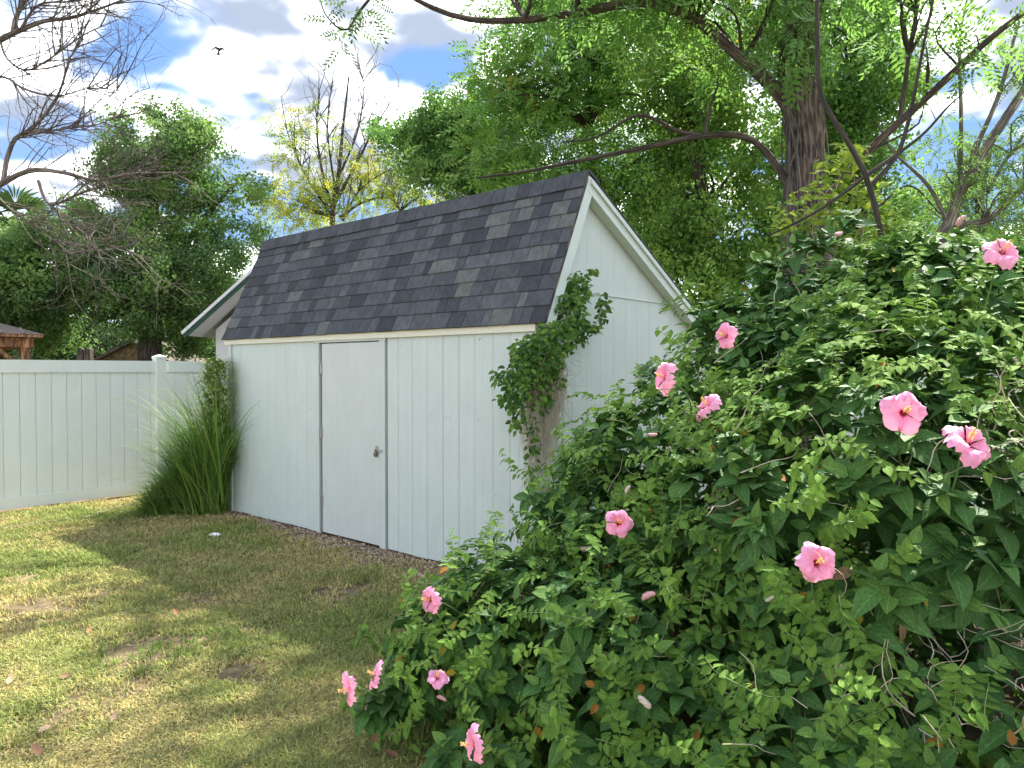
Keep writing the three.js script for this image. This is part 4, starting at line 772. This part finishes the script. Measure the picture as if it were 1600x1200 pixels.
// ------------------------------------------------------------------ tall grass at the left corner of the shed
{
  const b = ground(305, 802), t = thing('tall_grass_clump', 'tall arching green grass clump against the shed corner', 'grass clump', b);
  const r = rng(140), q = (a, c) => a + (c - a) * r(), pos = [], idx = [], col = [];
  const blade = (o, d, len, w, bend, c) => {
    const n = 6, side = V(0, 0, 0).crossVectors(d, V(0, 1, 0)); if (side.lengthSq() < .01) side.set(1, 0, 0); side.normalize(); const hz = V(d.x, 0, d.z).normalize(), p = o.clone(), dir = d.clone(), b0 = pos.length / 3;
    for (let i = 0; i <= n; i++) { const k = i / n, ww = w * (1 - k * k) + .0006; pos.push(p.x - side.x * ww, p.y, p.z - side.z * ww, p.x + side.x * ww, p.y + .1 * ww, p.z + side.z * ww); col.push(c.r, c.g, c.b, c.r, c.g, c.b); dir.addScaledVector(hz, bend * .35).add(V(0, -bend * (.25 + k * .75), 0)).normalize(); p.addScaledVector(dir, len / n); if (p.y < .01) p.y = .01; }
    for (let i = 0; i < n; i++) { const a = b0 + i * 2; idx.push(a, a + 1, a + 3, a, a + 3, a + 2); }
  };
  for (let i = 0; i < 2600; i++) {
    const k = Math.pow(r(), .8), x = b.x + mix(-.50, .34, k) + q(-.08, .08), z = b.z + q(-.3, .2), len = mix(.40, 1.62, k * k) * q(.55, 1.12), a = q(0, 6.28), lean = q(.05, .42);
    blade(V(x, q(0, .25 * k), z), V(Math.cos(a) * lean - .16, 1, Math.sin(a) * lean + .1).normalize(), len, q(.005, .011), q(.08, mix(.5, .26, k)), lin(.12, .24, .045).lerp(lin(.30, .46, .085), Math.pow(r(), 1.2)).lerp(lin(.45, .40, .18), r() < .07 ? .8 : 0));
  }
  // upper leafy growth climbing the corner board
  for (let i = 0; i < 1900; i++) { const y = q(.6, 1.75), o = at(342 + q(-28, 16) * (1.3 - y * .35), 577 + (1.65 - y) * 138, 8.2 + q(-.1, .1)), a = q(0, 6.28); blade(o, V(Math.cos(a), q(-.2, .9), Math.sin(a) * .6).normalize(), q(.08, .26), q(.006, .012), q(.1, .4), lin(.18, .31, .05).lerp(lin(.42, .50, .11), r())); }
  const g = geom(pos, idx); g.setAttribute('color', new THREE.Float32BufferAttribute(col, 3));
  wpart('blades', g, leafMat({ vertexColors: true, roughness: .6 }), t, 'stuff');
  const sg = []; for (let i = 0; i < 46; i++) { const o = at(q(225, 350), q(620, 790), 8.3 + q(-.2, .2)), a = q(-2.6, -.5), P = [o]; let c = o.clone(); for (let k = 0; k < 4; k++) { c = c.clone().add(V(Math.cos(a) * .09 - .05, .10 - k * .035, .02)); P.push(c); } sg.push(limb(P, .0022, .001, 8, 3, 0)); }
  wpart('seed_stalks', mergeGeometries(sg), mat(lin(.42, .40, .22), .9), t, 'stuff');
}

// ------------------------------------------------------------------ lawn, mulch, litter
{
  const bladeTuft = (n, h, seed) => {
    const r = rng(seed), pos = [], idx = [], q = (a, b) => a + (b - a) * r();
    for (let i = 0; i < n; i++) { const a = q(0, 6.28), o = V(q(-.065, .065), 0, q(-.065, .065)), l = h * q(.5, 1.2), w = q(.002, .0046), lean = q(.2, 1.2), sx = -Math.sin(a) * w, sz = Math.cos(a) * w, m = V(o.x + Math.cos(a) * l * lean * .35, l * .55, o.z + Math.sin(a) * l * lean * .35), e = V(o.x + Math.cos(a) * l * lean, l * (1 - lean * .35), o.z + Math.sin(a) * l * lean), b = pos.length / 3; pos.push(o.x - sx, 0, o.z - sz, o.x + sx, 0, o.z + sz, m.x + sx * .8, m.y, m.z + sz * .8, m.x - sx * .8, m.y, m.z - sz * .8, e.x, e.y, e.z); idx.push(b, b + 1, b + 2, b, b + 2, b + 3, b + 3, b + 2, b + 4); }
    const g = geom(pos, idx), col = []; for (let i = 0; i < n; i++) { const k = q(.55, 1.5), st = r() < .22; for (let j = 0; j < 5; j++) col.push(k * (st ? 1.55 : 1), k * (st ? 1.25 : 1), k * (st ? 1.3 : 1)); } g.setAttribute('color', new THREE.Float32BufferAttribute(col, 3)); return g;
  };
  const T = [bladeTuft(50, .050, 1), bladeTuft(46, .040, 2), bladeTuft(54, .030, 3)], L = [[], [], []], r = rng(150), q = (a, b) => a + (b - a) * r();
  const fenceSide = (x, z) => (x - fenceBase.x) * CT + (z - fenceBase.z) * ST;   // > 0 on our side
  for (let i = 0; i < 38000; i++) {
    const d = 1.6 * Math.pow(10 / 1.6, r()), x = q(-.95, .62) * d, z = -d;
    if (fenceSide(x, z) < .1 + nz(x * 2, z * 2, 4) * .08) continue;
    const [u, w] = shedXZ(x, z); if (u > -LW - .03 && u < .02 && w < .01) continue;
    const mu = mulch(x, z); if (mu > -.5 && r() < sm(-.5, .7, mu)) continue;
    const bs = bare(x, z); if (bs > 0 && r() < Math.min(.92, bs * 1.9)) continue;
    if (x > .15 + (d - 3) * .2 && r() < .85 && d < 5) continue;
    const n1 = fbm(x * .75, z * .75, 5, 4), n2 = nz(x * 5, z * 5, 9), thin = sm(-.1, .35, fbm(x * 1.6 + 4, z * 1.6, 2, 3)); if (r() < thin * .45) continue;
    const dry = Math.min(1, Math.max(0, .40 + n1 * 1.5 + n2 * .35 + (bs > -.6 ? .25 : 0) + q(-.3, .3) + sm(-1.2, -.2, mu) * .3));
    const c = lin(.115, .20, .034).lerp(lin(.20, .30, .055), r()).lerp(lin(.46, .39, .17), dry * .78);
    L[dry > .55 ? 2 : r() > .5 ? 1 : 0].push({ p: V(x, 0, z), q: new THREE.Quaternion().setFromAxisAngle(V(0, 1, 0), q(0, 6.28)), s: V(q(.85, 1.25), q(.6, 1.25), q(.85, 1.25)).multiplyScalar(mix(.85, 1.25, sm(2, 8, d))), c });
  }
  const gm = leafMat({ roughness: .8, transmission: .35, vertexColors: true });
  const lawn = new THREE.Group(); lawn.name = 'lawn_grass'; lawn.userData = { label: 'patchy short green and straw coloured lawn grass', category: 'grass', kind: 'stuff' }; scene.add(lawn);
  L.forEach((l, k) => instances('grass_blades', T[k], gm, l, lawn));
  // thatch and clippings on the soil, wood chips along the shed
  const chip = geom([-.5, 0, -.14, .5, .12, -.10, .46, .1, .13, -.48, .03, .15], [0, 1, 2, 0, 2, 3]), C = [];
  for (let i = 0; i < 15000; i++) { const u = q(-4.6, .5), w = q(.0, .62), x = OX + u * CT - w * ST, z = -OZ + u * ST + w * CT; if (mulch(x, z) + q(-.1, .55) < 0) continue; C.push({ p: V(x, q(.003, .018), z), q: UPQ(V(q(-.5, .5), 1, q(-.5, .5)), q(0, 6.28)), s: V(q(.012, .05), .02, q(.012, .035)), c: lin(.16, .11, .07).lerp(lin(.60, .47, .32), r()) }); }
  for (let i = 0; i < 8000; i++) { const d = 1.8 * Math.pow(8 / 1.8, r()), x = q(-.9, .4) * d, z = -d; const [u, w] = shedXZ(x, z); if (w < .02 && u > -LW && u < 0 || fenceSide(x, z) < .05) continue; C.push({ p: V(x, q(.002, .012), z), q: UPQ(V(q(-.3, .3), 1, q(-.3, .3)), q(0, 6.28)), s: V(q(.015, .04), .015, .012), c: lin(.24, .19, .09).lerp(lin(.44, .38, .19), r()) }); }
  const im = instances('wood_chip_litter', chip, mat(0xffffff, .95), C, scene); im.userData.label = 'brown wood chips and dry clippings strewn along the shed base'; im.userData.category = 'mulch';

  // fallen leaves
  const lf = leafGeo(.075, .022, .5, -.35), lc = [mat(lin(.30, .14, .06), .8), mat(lin(.40, .27, .17), .8), mat(lin(.20, .10, .055), .85)];
  const fallen = [[137, 997, 0, 'rust coloured dry leaf on bare ground left of the sandy patch'], [278, 968, 0, 'brown curled leaf lying beside the sandy bare patch'], [172, 1138, 1, 'pale pinkish dry leaf standing up in the lawn'], [78, 1143, 1, 'small pale dry leaf on the lawn'], [242, 985, 2, 'dark twig like leaf at the edge of the bare soil'], [587, 1174, 0, 'orange brown dry leaf on grass beside the hedge'], [622, 1194, 2, 'large dark red brown leaf under the hedge edge'], [64, 1190, 2, 'dark rotting leaf on lawn near the path of sunlight'], [12, 1078, 1, 'tan dry leaf on the shaded lawn'], [112, 1064, 2, 'dull brown leaf in the shaded grass']];
  fallen.forEach(([x, y, k, label], i) => { const p = ground(x, y); const m = lone('fallen_leaf', lf, lc[k], label, 'leaf', V(p.x, .03, p.z)); m.quaternion.copy(frame(V(q(-.3, .3), 1, q(.1, .5)), V(q(-1, 1), 0, q(-1, 1)).normalize())); m.scale.setScalar(q(.6, .9) * (k === 2 && i === 6 ? 1.3 : 1)); });
  // white scrap
  const s = ground(336, 841), sg = new THREE.IcosahedronGeometry(.04, 2), sp = sg.attributes.position; for (let i = 0; i < sp.count; i++) { const k = 1 + nz(sp.getX(i) * 60, sp.getY(i) * 60, sp.getZ(i) * 60) * .5; sp.setXYZ(i, sp.getX(i) * 1.35 * k, sp.getY(i) * .55 * k, sp.getZ(i) * k); } sg.computeVertexNormals();
  lone('paper_scrap', sg, mat(lin(.78, .77, .75), .9), 'small crumpled white scrap lying in the shaded grass', 'litter', V(s.x, .03, s.z));
  // black irrigation pipe along the fence
  const hp = [[-40, 838], [0, 830], [40, 824], [90, 817], [140, 810], [180, 797], [215, 790]].map(([x, y]) => { const p = ground(x, y); p.y = .022 + nz(x * .03, 1, 1) * .008; return p; }), hb = hp[3].clone().setY(0);
  const hose = thing('irrigation_pipe', 'thin dark irrigation pipe lying on the soil along the fence', 'pipe', hb);
  wpart('pipe', limb(hp, .012, .012, 40, 8, 0), mat(lin(.09, .065, .05), .7), hose);
}

// ------------------------------------------------------------------ bird
{
  const c = at(342, 77, 40), t = thing('bird', 'small dark bird gliding in front of the bright clouds', 'bird', c), m = mat(lin(.03, .03, .03), .8);
  const b = new THREE.SphereGeometry(.06, 12, 8); b.scale(1, .9, 2.1); part('body', b, m, t);
  const tail = prism([[-.03, 0], [.03, 0], [.07, -.16], [-.07, -.16]], .01); tail.translate(0, -.05, -.02); part('tail', tail, m, t);
  for (const s of [-1, 1]) { const g = prism((s > 0 ? x => x : x => x.reverse())([[0, -.06], [s * .14, .0], [s * .30, -.13], [s * .24, -.02], [s * .13, .09], [0, .05]]), .012); part('wing', g, m, t); }
  t.rotation.z = -.15; t.scale.setScalar(1.5);
}
renderer.render(scene, camera);
